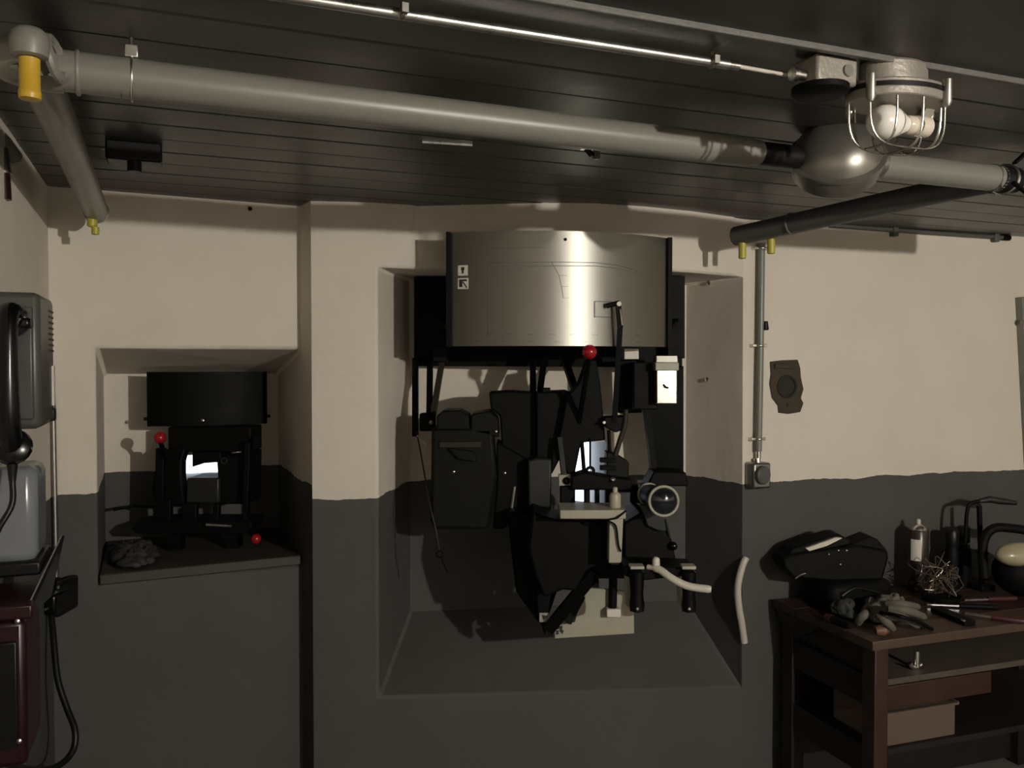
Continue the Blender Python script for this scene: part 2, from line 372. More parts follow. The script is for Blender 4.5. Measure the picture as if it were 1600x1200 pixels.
fe = far1 + axis * .06
MB().tube([far1 - axis * .01, far1 + axis * .06], RD * 1.0, 24).build('sleeve', 'sleeve_black', t)
MB().tube([far1 + axis * .055, far1 + axis * .6], RD * .98, 24).build('pipe', 'duct_grey', t)
MB().torus(far1 + axis * .022, axis + Vector((0, .3, 0)), RD + .003, .004, 24).build('strap', 'steel_bright', t)
MB().bar(P(1583, 285, 2.17), P(1606, 303, 2.19), .012, .006).build('strap_tail', 'gun_black', t)
MB().bar(P(1585, 255, 2.17), P(1606, 236, 2.19), .012, .006).build('strap_tail', 'gun_black', t)
# dark branch duct to the bench wall
b0 = D(1520, 288); b1 = P(1150, 369, 2.98)
ab = (b1 - b0).normalized()
t = thing('branch_duct', 'dark grey branch duct slanting from the pale duct back to the wall', 'duct', (b1.x, b1.y, ZD - RD))
MB().tube([b0 - ab * .042, b1], RD, 26).build('pipe', 'duct_dark', t)
kk = min(range(200), key=lambda i: abs((lambda p: p.x / p.y * F + 800)(b0 + (b1 - b0) * i / 200) - 1236)) / 200
MB().torus(b0 + (b1 - b0) * kk, ab, RD, .004, 24).build('seam_ring', 'duct_dark', t)
MB().lathe([(.009, -.04), (.013, -.038), (.013, .014)], P(1160, 386, 2.95)).build('plug', 'yellow_green_plastic', t)
MB().lathe([(.009, -.04), (.013, -.038), (.013, .014)], P(1205, 378, 2.88)).build('plug', 'yellow_green_plastic', t)
# left-wall valve at the frame edge
t = thing('wall_valve', 'small grey pipe valve with dark red cap at the top of the side wall', 'valve', P(4, 310, 2.0))
MB().tube([P(-25, 190, 1.95), P(6, 222, 2.0), P(24, 246, 2.05)], .017, 14).build('pipe', 'duct_grey', t)
MB().tube([P(0, 232, 1.98), P(6, 272, 1.98)], .016, 12).build('collar', 'steel_dull', t)
MB().tube([P(3, 270, 1.98), P(4, 312, 1.98)], [.017, .019], 14).build('cap', 'dark_red', t)
# ================================================================= CEILING CONDUIT AND LAMP
c0 = Pz(430, -8, 2.232); c1 = Pz(1138, 101, 2.232)
ac = (c1 - c0).normalized()
t = thing('ceiling_conduit', 'shiny bare metal conduit clipped under the ceiling leading to the lamp', 'conduit', (c0.x, c0.y, 2.224))
MB().tube([c0 - ac * max(0, ((c0.dot(WX) - S_L) / ac.dot(WX) - .002)), c1], .0085, 16).build('pipe', 'steel_bright', t)
MB().tube([c1 - ac * .005, c1 + ac * .022], .0075, 14).build('pipe_end', 'galvanised', t)
lc = Pz(1228, 117, 2.228)
MB().tube([c1, lc], .0038, 10).build('cable', 'cream_hose', t)
for px, py in ((629, 18), (1112, 97)):
    c = Pz(px, py, 2.232)
    m_ = MB(); m_.torus(c, ac, .0095, .003, 16); m_.tube([c, c + UP * .02], .004, 8); m_.box(c - WN * .012, (.010, .012, .014), ROOM)
    m_.build('clip', 'steel_dull', t)
# bulkhead lamp
c = Pz(1292, 128, 2.225); ctr = Pz(1402, 142, 2.205) - UP * .018
t = thing('bulkhead_lamp', 'unlit cast metal bulkhead lamp with wire cage and frosted bulb', 'lamp', (ctr.x, ctr.y, ZC))
jb = Pz(1290, 122, 2.215) - UP * .006
MB().box(jb + UP * .012, (.092, .062, .050), ROOM).build('junction_box', 'cast_alloy', t, bevel=.006)
MB().lathe([(.045, -.008), (.05, -.004), (.05, .006)], jb - UP * .018 - WX * .012, UP, 24).build('box_lid', 'gun_black', t)
MB().lathe([(.011, 0), (.011, .004)], jb - WN * .031 + WX * .022 + UP * .012, -WN, 14).build('blanking_plug', 'steel_dull', t)
MB().lathe([(.012, -.03), (.012, -.02), (.009, -.018), (.009, 0)], jb - WX * .045 + UP * .004, WX, 12).build('cable_gland', 'steel_bright', t)
def oval(c, a, b, z, n=40, o=0): return [c + WX * (a * math.cos(2 * math.pi * k / n)) + WN * (b * math.sin(2 * math.pi * k / n)) + UP * z for k in range(n)]
lc = ctr
MB().prism(oval(lc - WX * .01, .070, .046, .012), UP * .052).build('housing', 'cast_alloy', t, bevel=.006)
MB().prism(oval(lc, .104, .066, .012), UP * .010).build('flange', 'cast_alloy', t, bevel=.003)
MB().prism(oval(lc, .107, .069, .006), UP * .008).build('gasket', 'sleeve_black', t)
MB().prism(oval(lc, .106, .068, -.010), UP * .017).build('cage_ring', 'cast_alloy', t, bevel=.003)
for a_ in (math.pi * 1.16, math.pi * 1.66, math.pi * .1, math.pi * .66):
    p = lc + WX * (.111 * math.cos(a_)) + WN * (.072 * math.sin(a_))
    MB().tube([p - UP * .022, p - UP * .014, p + UP * .026], [.005, .0085, .0085], 12).build('bolt', 'steel_dull', t)
m_ = MB()
def arch(p, qv, depth, rw=.0021):
    pts = []
    for k in range(17):
        a_ = math.pi * k / 16; e = math.cos(a_); s_ = math.sin(a_)
        ex = (abs(e) ** .55) * (1 if e > 0 else -1); sx_ = s_ ** .55
        pts.append((p + qv) / 2 + (p - qv) / 2 * ex - UP * (depth * sx_))
    return pts
for k in (-.052, 0, .052):
    hb = .060 * math.sqrt(max(.05, 1 - (k / .1) ** 2))
    m_.tube(arch(lc + WX * k - WN * hb - UP * .010, lc + WX * k + WN * hb - UP * .010, .085 if k == 0 else .08), .0022, 8)
for k in (-.026, .026):
    hb = .098 * math.sqrt(1 - (k / .066) ** 2)
    m_.tube(arch(lc - WX * hb + WN * k - UP * .010, lc + WX * hb + WN * k - UP * .010, .082), .0022, 8)
m_.build('wire_cage', 'galvanised', t)
bulb = lc - UP * .042 - WX * .025
MB().lathe([(.010, -.034), (.021, -.030), (.028, -.02), (.031, -.005), (.030, .008), (.024, .024), (.017, .038), (.0145, .046)], bulb, WX, 24).build('bulb', 'glass_frost', t)
MB().lathe([(.0155, .045), (.0175, .048), (.0175, .062), (.0155, .064), (.019, .067), (.019, .098), (.012, .102)], bulb, WX, 20).build('lamp_holder', 'porcelain', t)
MB().bar(bulb + WX * .08, lc + WX * .08 + UP * .005, .02, .02).build('holder_post', 'cast_alloy', t)
# small ceiling fixtures
p0 = Pz(212, 240, 2.22)
t = thing('ceiling_sensor', 'small black box with a stub screwed to the planks near the left duct', 'sensor', (p0.x, p0.y, ZC))
MB().box(Pz(210, 245, 2.22) + UP * .008, (.13, .075, .05), ROOM).build('body', 'rubber_black', t, bevel=.006)
MB().tube([Pz(210, 255, 2.20) + UP * .005, Pz(210, 255, 2.20) - UP * .022], .017, 14).build('stub', 'rubber_black', t)
MB().tube([Pz(168, 246, 2.24), Pz(190, 245, 2.24)], .008, 8).build('cable_entry', 'rubber_black', t)
p0 = Pz(925, 243, 2.225)
t = thing('ceiling_bracket', 'small steel bracket with a bolt head under the planks behind the long duct', 'bracket', (p0.x, p0.y, ZC))
MB().box(p0 - WX * .012 + UP * .020, (.035, .03, .012), ROOM).build('plate', 'steel_bright', t, bevel=.002)
MB().bar(p0 - WX * .02 + UP * .02, p0 + UP * .0, .02, .006).build('tongue', 'gun_black', t)
MB().lathe([(.007, -.012), (.0105, -.009), (.0105, .004), (.006, .024)], p0 + WX * .012 + UP * .003, UP, 10).build('bolt', 'steel_dull', t)
a_ = Pz(660, 221.5, 2.249); b_ = Pz(738, 226.5, 2.249)
tag(MB().bar(a_, b_, .003, .006).build('seam_strip', 'steel_bright'), 'thin bright metal strip in a plank joint behind the long duct', 'strip')
# ================================================================= RIGHT WALL: conduit, socket, recess, ceiling conduit
p0 = wallR(1188, 720, .02)
t = thing('wall_conduit', 'upright grey conduit with ring clamps on the white wall by the niche', 'conduit', p0)
ptsc = [wallR(1190, 380, .022), wallR(1188, 540, .022), wallR(1185, 705, .022)]
MB().tube(ptsc, .0135, 16).build('pipe', 'duct_grey', t)
for py, px in ((388, 1190), (540, 1187), (686, 1185)):
    c = wallR(px, py, .022); m_ = MB(); m_.torus(c, UP, .0135, .005, 18); m_.box(c - nR * .010, (.062, .026, .012), RB); m_.build('ring_clamp', 'galvanised', t, bevel=.002)
MB().tube([wallR(1185, 700, .022), wallR(1185, 720, .022)], [.010, .010], 12).build('gland', 'steel_bright', t)
MB().lathe([(.010, 0), (.013, .004), (.009, .034), (.007, .035)], wallR(1196, 516, .03)).build('rubber_cap', 'rubber_black', t)
p0 = wallR(1186, 742, .0)
t = thing('wall_socket', 'dull grey surface socket with a round flap under the wall conduit', 'socket', wallR(1186, 764, 0))
MB().box(wallR(1184, 742, .03), (.078, .06, .098), RB).build('housing', 'steel_dull', t, bevel=.008)
MB().lathe([(.036, 0), (.036, .012), (.030, .018), (.01, .019)], wallR(1190, 742, .058), nR + wR * .25, 20).build('flap', 'duct_dark', t)
MB().tube([wallR(1183, 716, .022), wallR(1184, 728, .025)], .0135, 12).build('neck', 'steel_bright', t)
# recess: a rough hole broken in the plaster, built as a raised rough frame round a dark fitting
out = [(1204, 565), (1222, 563), (1247, 562), (1251, 575), (1252, 590), (1256, 608), (1252, 622), (1256, 630), (1251, 644), (1232, 647), (1217, 645), (1216, 634), (1207, 622), (1203, 600), (1205, 585)]
t = thing('wall_recess', 'rough brown broken hole in the white plaster with an old round fitting', 'hole', wallR(1230, 648, 0))
MB().prism([wallR(x, y, .006) for x, y in out], -nR * .02).build('mortar', 'hole_brown', t, bevel=.003)
MB().lathe([(.046, 0), (.046, .006), (.036, .010), (.034, .004), (.012, .003)], wallR(1229, 604, .004), nR, 24).build('fitting', 'hole_dark', t)
MB().box(wallR(1227, 572, .008), (.10, .012, .022), RB).build('lintel_stone', 'hole_brown', t, bevel=.004)
MB().lathe([(.008, 0), (.008, .004)], wallR(1232, 633, .006), nR, 10).build('bolt_hole', 'ink', t)
p0 = wallR(1450, 362, .01)
t = thing('ceiling_edge_conduit', 'thin dark conduit along the top of the bench wall under the ceiling', 'conduit', p0)
MB().tube([wallR(1296, 352, .014), wallR(1400, 360, .014), wallR(1578, 372, .014)], .009, 10).build('pipe', 'duct_dark', t)
for px, py in ((1397, 362), (1555, 371)):
    MB().box(wallR(px, py, .014), (.026, .028, .040), RB).build('clamp', 'duct_dark', t, bevel=.004)
MB().tube([wallR(1566, 371, .014), wallR(1577, 372, .014)], .012, 10).build('end_cap', 'gun_black', t)
brd = [wallR(1586, 465, .001), wallR(1640, 459, .001), wallR(1652, 741, .001), wallR(1600, 735, .001)]
bo = tag(MB().prism(brd, nR * .035).build('grey_board', 'board_grey', bevel=.003), 'grey framed board hung on the white wall above the workbench end', 'board')
MB().lathe([(.012, 0), (.012, .003)], wallR(1597, 503, .037), nR, 12).build('screw', 'steel_dull', bo)
# reveal screws and hook
for px, py in ((1110, 442), (1107, 593)):
    n_ = (Vector((pG[1] - pH[1], -(pG[0] - pH[0]), 0))).normalized() * -1
    c = Vector((0, 0, CH)); r_ = ray(px, py); k = (h3 - c).dot(n_) / r_.dot(n_); p = c + r_ * k
    nn = n_ if n_.dot(-p) > 0 else -n_
    tag(MB().lathe([(.005, -.004), (.005, .006), (.009, .008), (.009, .012), (.004, .014)], p, nn, 10).build('wall_screw', 'galvanised'),
        'small bright screw in the niche side ' + ('just under the lintel' if py < 500 else 'level with the metal box'), 'screw')
# ================================================================= CENTRAL NICHE: frame
p0 = P(860, 572, 3.32)
t = thing('embrasure_frame', 'black steel frame with slanted struts behind the curved metal panel', 'frame', p0)
MB().ppx([(647, 433), (1066, 436), (1066, 574), (647, 572)], 3.30, .05).build('armour_plate', 'black_steel', t)
for a_, b_, d0, d1, wd in (((649, 560), (649, 682), 3.28, 3.24, .030), ((672, 556), (671, 655), 3.22, 3.06, .020),
                           ((832, 540), (833, 613), 3.20, 3.06, .034), ((853, 538), (844, 611), 3.20, 3.06, .028),
                           ((874, 538), (903, 622), 3.20, 3.04, .032), ((928, 548), (905, 624), 3.16, 3.04, .028), ((1001, 560), (1022, 745), 3.26, 3.20, .045)):
    MB().bar(P(*a_, d0), P(*b_, d1), wd, .022, Vector((1, 0, 0))).build('strut', 'black_steel', t)
MB().bar(P(694, 545, 3.20), P(676, 652, 3.06), .034, .018, Vector((1, 0, 0))).build('brace', 'olive_brown', t)
MB().ppx([(1008, 572), (1068, 572), (1068, 744), (1024, 744)], 3.30, .04).build('side_plate', 'black_steel', t)
MB().rect(655, 646, 679, 674, 3.02, .06).build('pivot_block', 'gun_black', t, bevel=.006)
MB().lathe([(.008, 0), (.008, .008), (.004, .01)], P(674, 660, 3.02), Vector((0, -1, 0)), 10).build('pivot_pin', 'steel_dull', t)
MB().rect(676, 540, 698, 566, 3.14, .06).build('bearing', 'gun_black', t, bevel=.005)
MB().ppx([(966, 562), (1000, 560), (1004, 645), (966, 646)], 3.12, .10).build('counterweight', 'black_steel', t, bevel=.006)
MB().ppx([(1022, 736), (1072, 738), (1076, 760), (1010, 760)], 3.10, .12).build('foot_block', 'gun_black', t, bevel=.006)
MB().rect(976, 545, 998, 561, 3.06, .01).build('tag_plate', 'label_white', t)
MB().rect(1044, 432, 1070, 560, 3.22, .06).build('upright', 'black_steel', t)
MB().ppx([(648, 432), (696, 432), (694, 545), (648, 560)], 3.24, .03).build('gusset', 'black_steel', t)
# curved panel
xa, xb = P(700, 366, 2.88), P(1046, 372, 2.905)
def curved(xl, xr, dl, dr, sag, zt, zb, th, n=40, k0=0, k1=1):
    A = Vector(((xl - 800) / F * dl, dl, 0)); B = Vector(((xr - 800) / F * dr, dr, 0)); ch = (B - A).length
    R = (ch * ch / 4 + sag * sag) / (2 * sag); mid = (A + B) / 2; e = (B - A).normalized(); nn = Vector((e.y, -e.x, 0))
    cen = mid - nn * (R - sag); ha = math.asin(ch / 2 / R)
    def pt(k, r=0): a_ = -ha + 2 * ha * k; return cen + (nn * math.cos(a_) + e * math.sin(a_)) * (R + r)
    return pt, cen
ZT, ZBt = 2.130, 1.757
pt, cen = curved(703, 1044, 2.835, 2.96, .105, 0, 0, 0)
def shell(pt, z0, z1, th, k0=0, k1=1, n=40, r0=0):
    m_ = MB(); vs = []
    for i in range(n + 1):
        k = k0 + (k1 - k0) * i / n
        for r in (r0, r0 - th):
            p = pt(k, r); vs += [p + UP * z0, p + UP * z1]
    fs = []
    for i in range(n):
        a_ = i * 4; b_ = a_ + 4
        fs += [(a_, b_, b_ + 1, a_ + 1), (a_ + 2, a_ + 3, b_ + 3, b_ + 2), (a_ + 1, b_ + 1, b_ + 3, a_ + 3), (a_, a_ + 2, b_ + 2, b_)]
    fs += [(0, 1, 3, 2), (n * 4, n * 4 + 2, n * 4 + 3, n * 4 + 1)]
    return m_.add(vs, fs)
t = thing('chart_panel', 'curved brushed metal panel with engraved range sketch hung before the big niche', 'panel', (cen.x, cen.y, ZBt))
sh = shell(pt, ZBt, ZT, .004).build('sheet', 'brushed_metal', t, sharp=30)
for k in (0, 1):
    p = pt(k, -.004); MB().box(p + UP * (ZT + ZBt) / 2 + Vector((-.006 if k == 0 else .006, 0, 0)), (.014, .03, ZT - ZBt + .004)).build('edge_strip', 'gun_black', t)
    MB().bar(pt(k, -.012) + UP * (ZBt + .05), P(690 if k == 0 else 1056, 500, 3.24 if k == 0 else 3.224), .02, .012).build('bracket', 'gun_black', t)
def kpx(px):                                          # fraction along panel under pixel column
    lo, hi = 0, 1
    for _ in range(40):
        mid = (lo + hi) / 2; p = pt(mid, 0)
        if p.x / p.y * F + 800 < px: lo = mid
        else: hi = mid
    return lo
def zpx(px, py): p = pt(kpx(px), 0); return CH + (568 - py) / F * p.y
def engr(pts, wd=.0016):
    m_ = MB()
    for (x0, y0), (x1, y1) in zip(pts, pts[1:]):
        n = 8
        for i in range(n):
            ka, kb = (kpx(x0 + (x1 - x0) * j / n) for j in (i, i + 1))
            za, zb = (zpx(x0 + (x1 - x0) * j / n, y0 + (y1 - y0) * j / n) for j in (i, i + 1))
            a_, b_ = pt(ka, .0005) + UP * za, pt(kb, .0005) + UP * zb
            dv = (b_ - a_); nn = (a_ - cen); nn.z = 0; nn.normalize(); off = dv.cross(nn).normalized() * wd / 2
            m_.add([a_ - off, b_ - off, b_ + off, a_ + off], [(0, 1, 2, 3)])
    return m_
for ln in ([(765, 411), (870, 410), (930, 411), (965, 415), (995, 424)], [(765, 417), (870, 416), (930, 416), (965, 420), (993, 427)], [(765, 411), (765, 417)], [(995, 424), (993, 427)],
           [(862, 411), (873, 431), (877, 448), (880, 466)], [(874, 431), (886, 431)], [(877, 448), (887, 448)], [(880, 466), (888, 466)], [(762, 412), (762, 524)], [(762, 522), (1030, 524)], [(768, 388), (855, 388)], [(704, 533), (1038, 535)]):
    engr(ln, .0022 if ln[0][1] < 430 and ln[0] != (762, 412) and ln[0] != (768, 388) else .001).build('engraved_line', 'line_ink', sh)
def plate(par, x0, y0, x1, y1, mt, r=.0016, nm='label_plate', n=3):
    o = shell(pt, zpx((x0 + x1) / 2, y1), zpx((x0 + x1) / 2, y0), .0014, kpx(x0), kpx(x1), n, r).build(nm, mt, par); return o
a_ = plate(t, 716, 415, 731, 431, 'paper'); plate(a_, 721, 418, 726, 423, 'ink', .0022, 'printed_mark'); plate(a_, 722, 423, 725, 428, 'ink', .0022, 'printed_mark')
a_ = plate(t, 716, 435, 732, 452, 'paper'); plate(a_, 718, 437, 723, 449, 'ink', .0022, 'printed_mark'); plate(a_, 723, 437, 730, 440, 'ink', .0022, 'printed_mark')
mk = MB(); q0 = pt(kpx(724), .002) + UP * zpx(724, 441); q1 = pt(kpx(730), .002) + UP * zpx(730, 450); mk.bar(q0, q1, .004, .001, Vector((0, 1, 0))); mk.build('printed_mark', 'ink', a_)
a_ = plate(t, 928, 471, 956, 496, 'brushed_metal', .002, 'name_plate'); plate(a_, 928, 471, 956, 472.2, 'line_ink', .0026, 'plate_edge'); plate(a_, 928, 495, 956, 496, 'line_ink', .0026, 'plate_edge'); plate(a_, 928, 471, 929, 496, 'line_ink', .0026, 'plate_edge')
p = pt(kpx(883), 0) + UP * zpx(883, 375); MB().lathe([(.005, 0), (.005, .003), (.002, .004)], p, Vector((p.x - cen.x, p.y - cen.y, 0)), 10).build('screw', 'gun_black', t)
# silver box
p0 = P(1041, 632, 2.98)
t = thing('metal_box', 'small bright metal box with lipped lid beside the black frame', 'box', p0)
MB().rect(1026, 574, 1058, 631, 2.98, .07).build('body', 'steel_bright', t, bevel=.003)
MB().rect(1024, 566, 1061, 579, 2.972, .086).build('lid', 'cream_paint', t, bevel=.003)
MB().ppx([(1025, 555), (1059, 555), (1060, 567), (1025, 567)], 3.0, .06).build('lid_top', 'steel_dull', t, bevel=.003)
MB().rect(990, 566, 1028, 640, 3.03, .095).build('bracket', 'gun_black', t, bevel=.004)
MB().tube([P(1037, 601, 2.978), P(1040, 605, 2.972), P(1044, 606, 2.978)], .003, 6).build('catch', 'gun_black', t)
# ammunition box left
p0 = P(720, 828, 2.98)
t = thing('ammunition_box', 'dark olive feed box with two humped lids left of the machine gun', 'box', p0)
MB().ppx([(674, 668), (770, 668), (776, 740), (764, 828), (680, 828), (672, 815)], 2.92, .18).build('body', 'olive_dark', t, bevel=.012)
MB().ppx([(682, 650), (690, 643), (692, 641), (719, 641), (721, 644), (732, 649), (734, 672), (682, 672)], 2.90, .16).build('lid', 'olive_dark', t, bevel=.006)
MB().ppx([(735, 650), (740, 646), (765, 642), (778, 655), (780, 684), (735, 675)], 2.92, .16).build('lid', 'olive_dark', t, bevel=.006)
MB().rect(686, 690, 752, 700, 2.912, .02).build('lip', 'olive_brown', t, bevel=.003)
MB().ppx([(700, 700), (740, 706), (745, 722), (716, 718)], 2.90, .03).build('latch', 'olive_dark', t, bevel=.004)
for px, py in ((709, 737), (775, 674)):
    MB().lathe([(.005, -.004), (.005, .004), (.002, .006)], P(px, py, 2.915), Vector((0, -1, 0)), 8).build('rivet', 'steel_bright', t)
# hanging cord with ring and pin
t = thing('pull_cord', 'thin dark cord with a ring and pin hanging past the feed box', 'cord', P(700, 895, 2.94))
MB().tube(curve_pts([P(650, 672, 3.23), P(656, 700, 3.14), P(663, 740, 3.0), P(672, 790, 2.905), P(681, 828, 2.89), P(686, 858, 2.89)]), .0028, 6).build('cord', 'olive_brown', t)
MB().torus(P(687, 866, 2.89), Vector((0, 1, 0)), .011, .0028, 16, 6).build('ring', 'gun_black', t)
MB().tube([P(690, 872, 2.89), P(700, 895, 2.89)], .0035, 6).build('pin', 'gun_black', t)
MB().tube([P(652, 681, 3.20), P(660, 690, 3.18), P(668, 695, 3.17)], .004, 6).build('hook', 'cream_hose', t)
# machine gun
p0 = P(880, 905, 2.8)
t = thing('machine_gun', 'black machine gun with twin spade grips on the pale bracket', 'machine gun', p0)
MB().ppx([(764, 613), (800, 611), (838, 614), (838, 740), (800, 742), (785, 720), (781, 650), (767, 639)], 2.98, .16).build('receiver', 'gun_black', t, bevel=.006)
MB().ppx([(838, 613), (890, 611), (893, 650), (884, 700), (862, 742), (838, 742)], 2.94, .18).build('feed_cover', 'gun_black', t, bevel=.006)
MB().rect(848, 606, 860, 616, 2.96, .04).build('rear_sight', 'gun_black', t, bevel=.002)
MB().ppx([(886, 620), (905, 598), (918, 562), (932, 562), (938, 600), (943, 650), (946, 688), (908, 692), (898, 742), (886, 742), (872, 690)], 2.90, .10).build('side_plate', 'gun_black', t, bevel=.005)
MB().bar(P(874, 684, 2.897), P(881, 743, 2.85), .016, .012).build('push_rod', 'gun_grey', t)
MB().ppx([(825, 720), (838, 716), (862, 718), (861, 800), (826, 800)], 2.88, .12).build('feed_block', 'gun_grey', t, bevel=.006)
MB().ppx([(776, 690), (826, 720), (826, 800), (784, 828), (770, 826), (776, 760)], 2.95, .14).build('belt_chute', 'gun_black', t, bevel=.006)
MB().lathe([(.005, -.004), (.005, .004), (.002, .006)], P(789, 739, 2.95), Vector((0, -1, 0)), 8).build('rivet', 'steel_bright', t)
MB().tube([P(804, 760, 2.947), P(799, 796, 2.947)], .006, 8).build('polished_pin', 'steel_dull', t)
MB().rect(873, 742, 897, 760, 2.84, .03).build('hinge_plate', 'cream_paint', t, bevel=.002)
MB().lathe([(.012, 0), (.012, .006), (.005, .012)], P(885, 751, 2.84), Vector((0, -1, 0)), 12).build('hinge_bolt', 'gun_black', t)
MB().ppx([(893, 744), (912, 738), (950, 745), (988, 750), (988, 770), (952, 766), (893, 766)], 2.80, .08).build('cross_member', 'gun_black', t, bevel=.005)
for x0, x1 in ((876, 899), (914, 922), (931, 937), (947, 958)):
    MB().rect(x0, 760, x1, 807, 2.82, .05).build('bracket', 'gun_black', t, bevel=.003)
MB().ppx([(895, 786), (950, 790), (950, 798), (895, 798)], 2.80, .05).build('slide', 'gun_grey', t)
MB().tube([P(909, 690, 2.92), P(913, 742, 2.92)], .007, 8).build('guide_rod', 'gun_black', t)
MB().tube([P(922, 684, 2.898), P(922, 729, 2.86)], .0035, 6).build('chain', 'gun_black', t)
MB().torus(P(922, 736, 2.86), Vector((0, 1, 0)), .012, .0055, 16, 6).build('chain_ring', 'gun_black', t)
MB().ppx([(944, 652), (975, 650), (981, 655), (980, 670), (962, 676), (946, 668)], 2.86, .07).build('pivot_head', 'gun_black', t, bevel=.004)
MB().lathe([(.005, 0), (.005, .006)], P(944, 660, 2.86), Vector((0, -1, 0)), 8).build('pivot_pin', 'steel_bright', t)
MB().tube([P(951, 672, 2.88), P(953, 712, 2.88)], .006, 8).build('post', 'gun_black', t)
MB().tube(curve_pts([P(978, 640, 2.86), P(976, 665, 2.86), P(968, 690, 2.86), P(961, 712, 2.86)]), .009, 10).build('curved_arm', 'olive_brown', t)
MB().ppx([(948, 706), (964, 710), (983, 722), (983, 748), (948, 756)], 2.86, .08).build('sight_bracket', 'olive_dark', t, bevel=.004)
for py in (716, 728): MB().rect(938, py, 962, py + 7, 2.85, .03).build('adjusting_wheel', 'gun_black', t, bevel=.002)
MB().lathe([(.008, 0), (.008, .01), (.003, .014)], P(957, 749, 2.80), Vector((0, -1, 0)), 10).build('wing_screw', 'steel_bright', t)
MB().ppx([(832, 800), (875, 814), (952, 814), (952, 884), (985, 884), (985, 905), (935, 905), (905, 925), (880, 922), (850, 935), (836, 900), (825, 860)], 2.70, .22).build('rear_body', 'gun_black', t, bevel=.008)
MB().ppx([(974, 818), (1003, 800), (1040, 818), (1052, 850), (1058, 884), (1020, 884), (985, 890), (974, 880)], 2.66, .20).build('trigger_housing', 'gun_black', t, bevel=.008)
MB().ppx([(792, 800), (868, 802), (872, 920), (858, 962), (842, 975), (806, 925)], 2.86, .18).build('cradle', 'gun_black', t, bevel=.008)  # extra body added so the gun casts a more solid shadow leftwards
MB().ppx([(838, 920), (862, 920), (852, 995), (840, 960)], 2.78, .05).build('drop_arm', 'gun_black', t, bevel=.004)
for px, d_ in ((995, 2.52), (1076, 2.525)):
    g_ = MB().lathe([(.012, -.002), (.021, .002), (.023, .02), (.019, .05), (.021, .085), (.022, .118), (.016, .124)], P(px, 955, d_), UP, 16).build('spade_grip', 'bakelite', t)
    MB().rect(px - 10, 885, px + 12, 890, d_ - .02, .04).build('grip_cap', 'cream_paint', g_, bevel=.002)
    MB().lathe([(.004, 0), (.004, .004)], P(px + 1, 951, d_ - .02), Vector((0, -1, 0)), 8).build('grip_screw', 'steel_bright', g_)
MB().ppx([(976, 888), (984, 888), (986, 945), (981, 950), (978, 945)], 2.55, .02).build('trigger', 'cream_paint', t, bevel=.002)
MB().ppx([(1058, 894), (1064, 894), (1065, 945), (1060, 945)], 2.56, .02).build('trigger', 'cream_paint', t, bevel=.002)
MB().ppx([(976, 884), (1088, 888), (1088, 898), (1000, 908), (976, 900)], 2.535, .13).build('grip_yoke', 'gun_black', t, bevel=.004)
MB().tube(curve_pts([P(1012, 886, 2.54), P(1030, 890, 2.52), P(1050, 904, 2.50), P(1076, 916, 2.49), P(1111, 921, 2.48)]), [.008] * 4 + [.0115] * 20 + [.009], 14).build('shoulder_bar', 'cream_hose', t)
MB().lathe([(.008, -.01), (.012, 0), (.011, .02), (.006, .026)], P(1025, 884, 2.53), UP, 12).build('bar_knob', 'cream_hose', t)
MB().tube([P(1040, 812, 2.645), P(1046, 838, 2.658)], .004, 6).build('cable', 'gun_grey', t)
MB().sphere(P(1052, 853, 2.652), .014).build('knob', 'bakelite', t)
# mount
p0 = P(920, 998, 2.74)
t = thing('gun_mount', 'cream painted gun bracket with tray, post and foot plate', 'gun mount', p0)
MB().rect(875, 797, 978, 811, 2.58, .14).build('tray', 'cream_paint', t, bevel=.003)
MB().ppx([(952, 806), (974, 806), (971, 880), (951, 880)], 2.60, .05).build('post', 'cream_paint', t, bevel=.003)
MB().ppx([(866, 978), (898, 972), (912, 918), (990, 925), (991, 990), (867, 998)], 2.80, .016).build('foot_plate', 'cream_paint', t, bevel=.002)
fp = [o for o in t.children if o.name.startswith('foot_plate')][-1]
for pp in ([(868, 979), (879, 978), (879, 982), (868, 984)], [(869, 985), (873, 985), (873, 991), (869, 992)], [(876, 981), (881, 986), (879, 991), (874, 986)]):
    MB().ppx(pp, 2.798, .004).build('printed_mark', 'ink', fp)
MB().rect(843, 958, 858, 972, 2.775, .006).build('maker_tag', 'cream_paint', t); tg_ = [o for o in t.children if o.name.startswith('maker_tag')][-1]
MB().ppx([(847, 961), (856, 963), (849, 969)], 2.772, .004).build('printed_mark', 'ink', tg_)
MB().bar(P(857, 983, 2.768), P(931, 893, 2.69), .036, .03, Vector((0, 1, 0))).build('stay', 'gun_black', t)
MB().bar(P(886, 972, 2.796), P(908, 930, 2.796), .03, .012, Vector((0, 1, 0))).build('stay', 'olive_dark', t)
MB().tube([P(958, 905, 2.786), P(957, 955, 2.786)], .014, 12).build('stop_pin', 'gun_black', t)
MB().rect(948, 952, 970, 965, 2.765, .037).build('stop_block', 'label_white', t, bevel=.003)
MB().tube(curve_pts([P(978, 798, 2.58), P(964, 809, 2.57), P(950, 813, 2.575), P(962, 822, 2.59), P(966, 850, 2.592), P(970, 862, 2.592)]), .003, 6).build('cable', 'gun_black', t)
for px in (887, 953): MB().bar(P(px, 800, 2.69), P(px, 792, 2.83), .02, .014).build('tray_arm', 'gun_black', t)
MB().bar(P(930, 885, 2.826), P(930, 960, 2.826), .03, .022).build('hanger_bar', 'gun_black', t)
MB().bar(P(962, 868, 2.63), P(962, 866, 2.72), .02, .02).build('post_arm', 'gun_black', t)
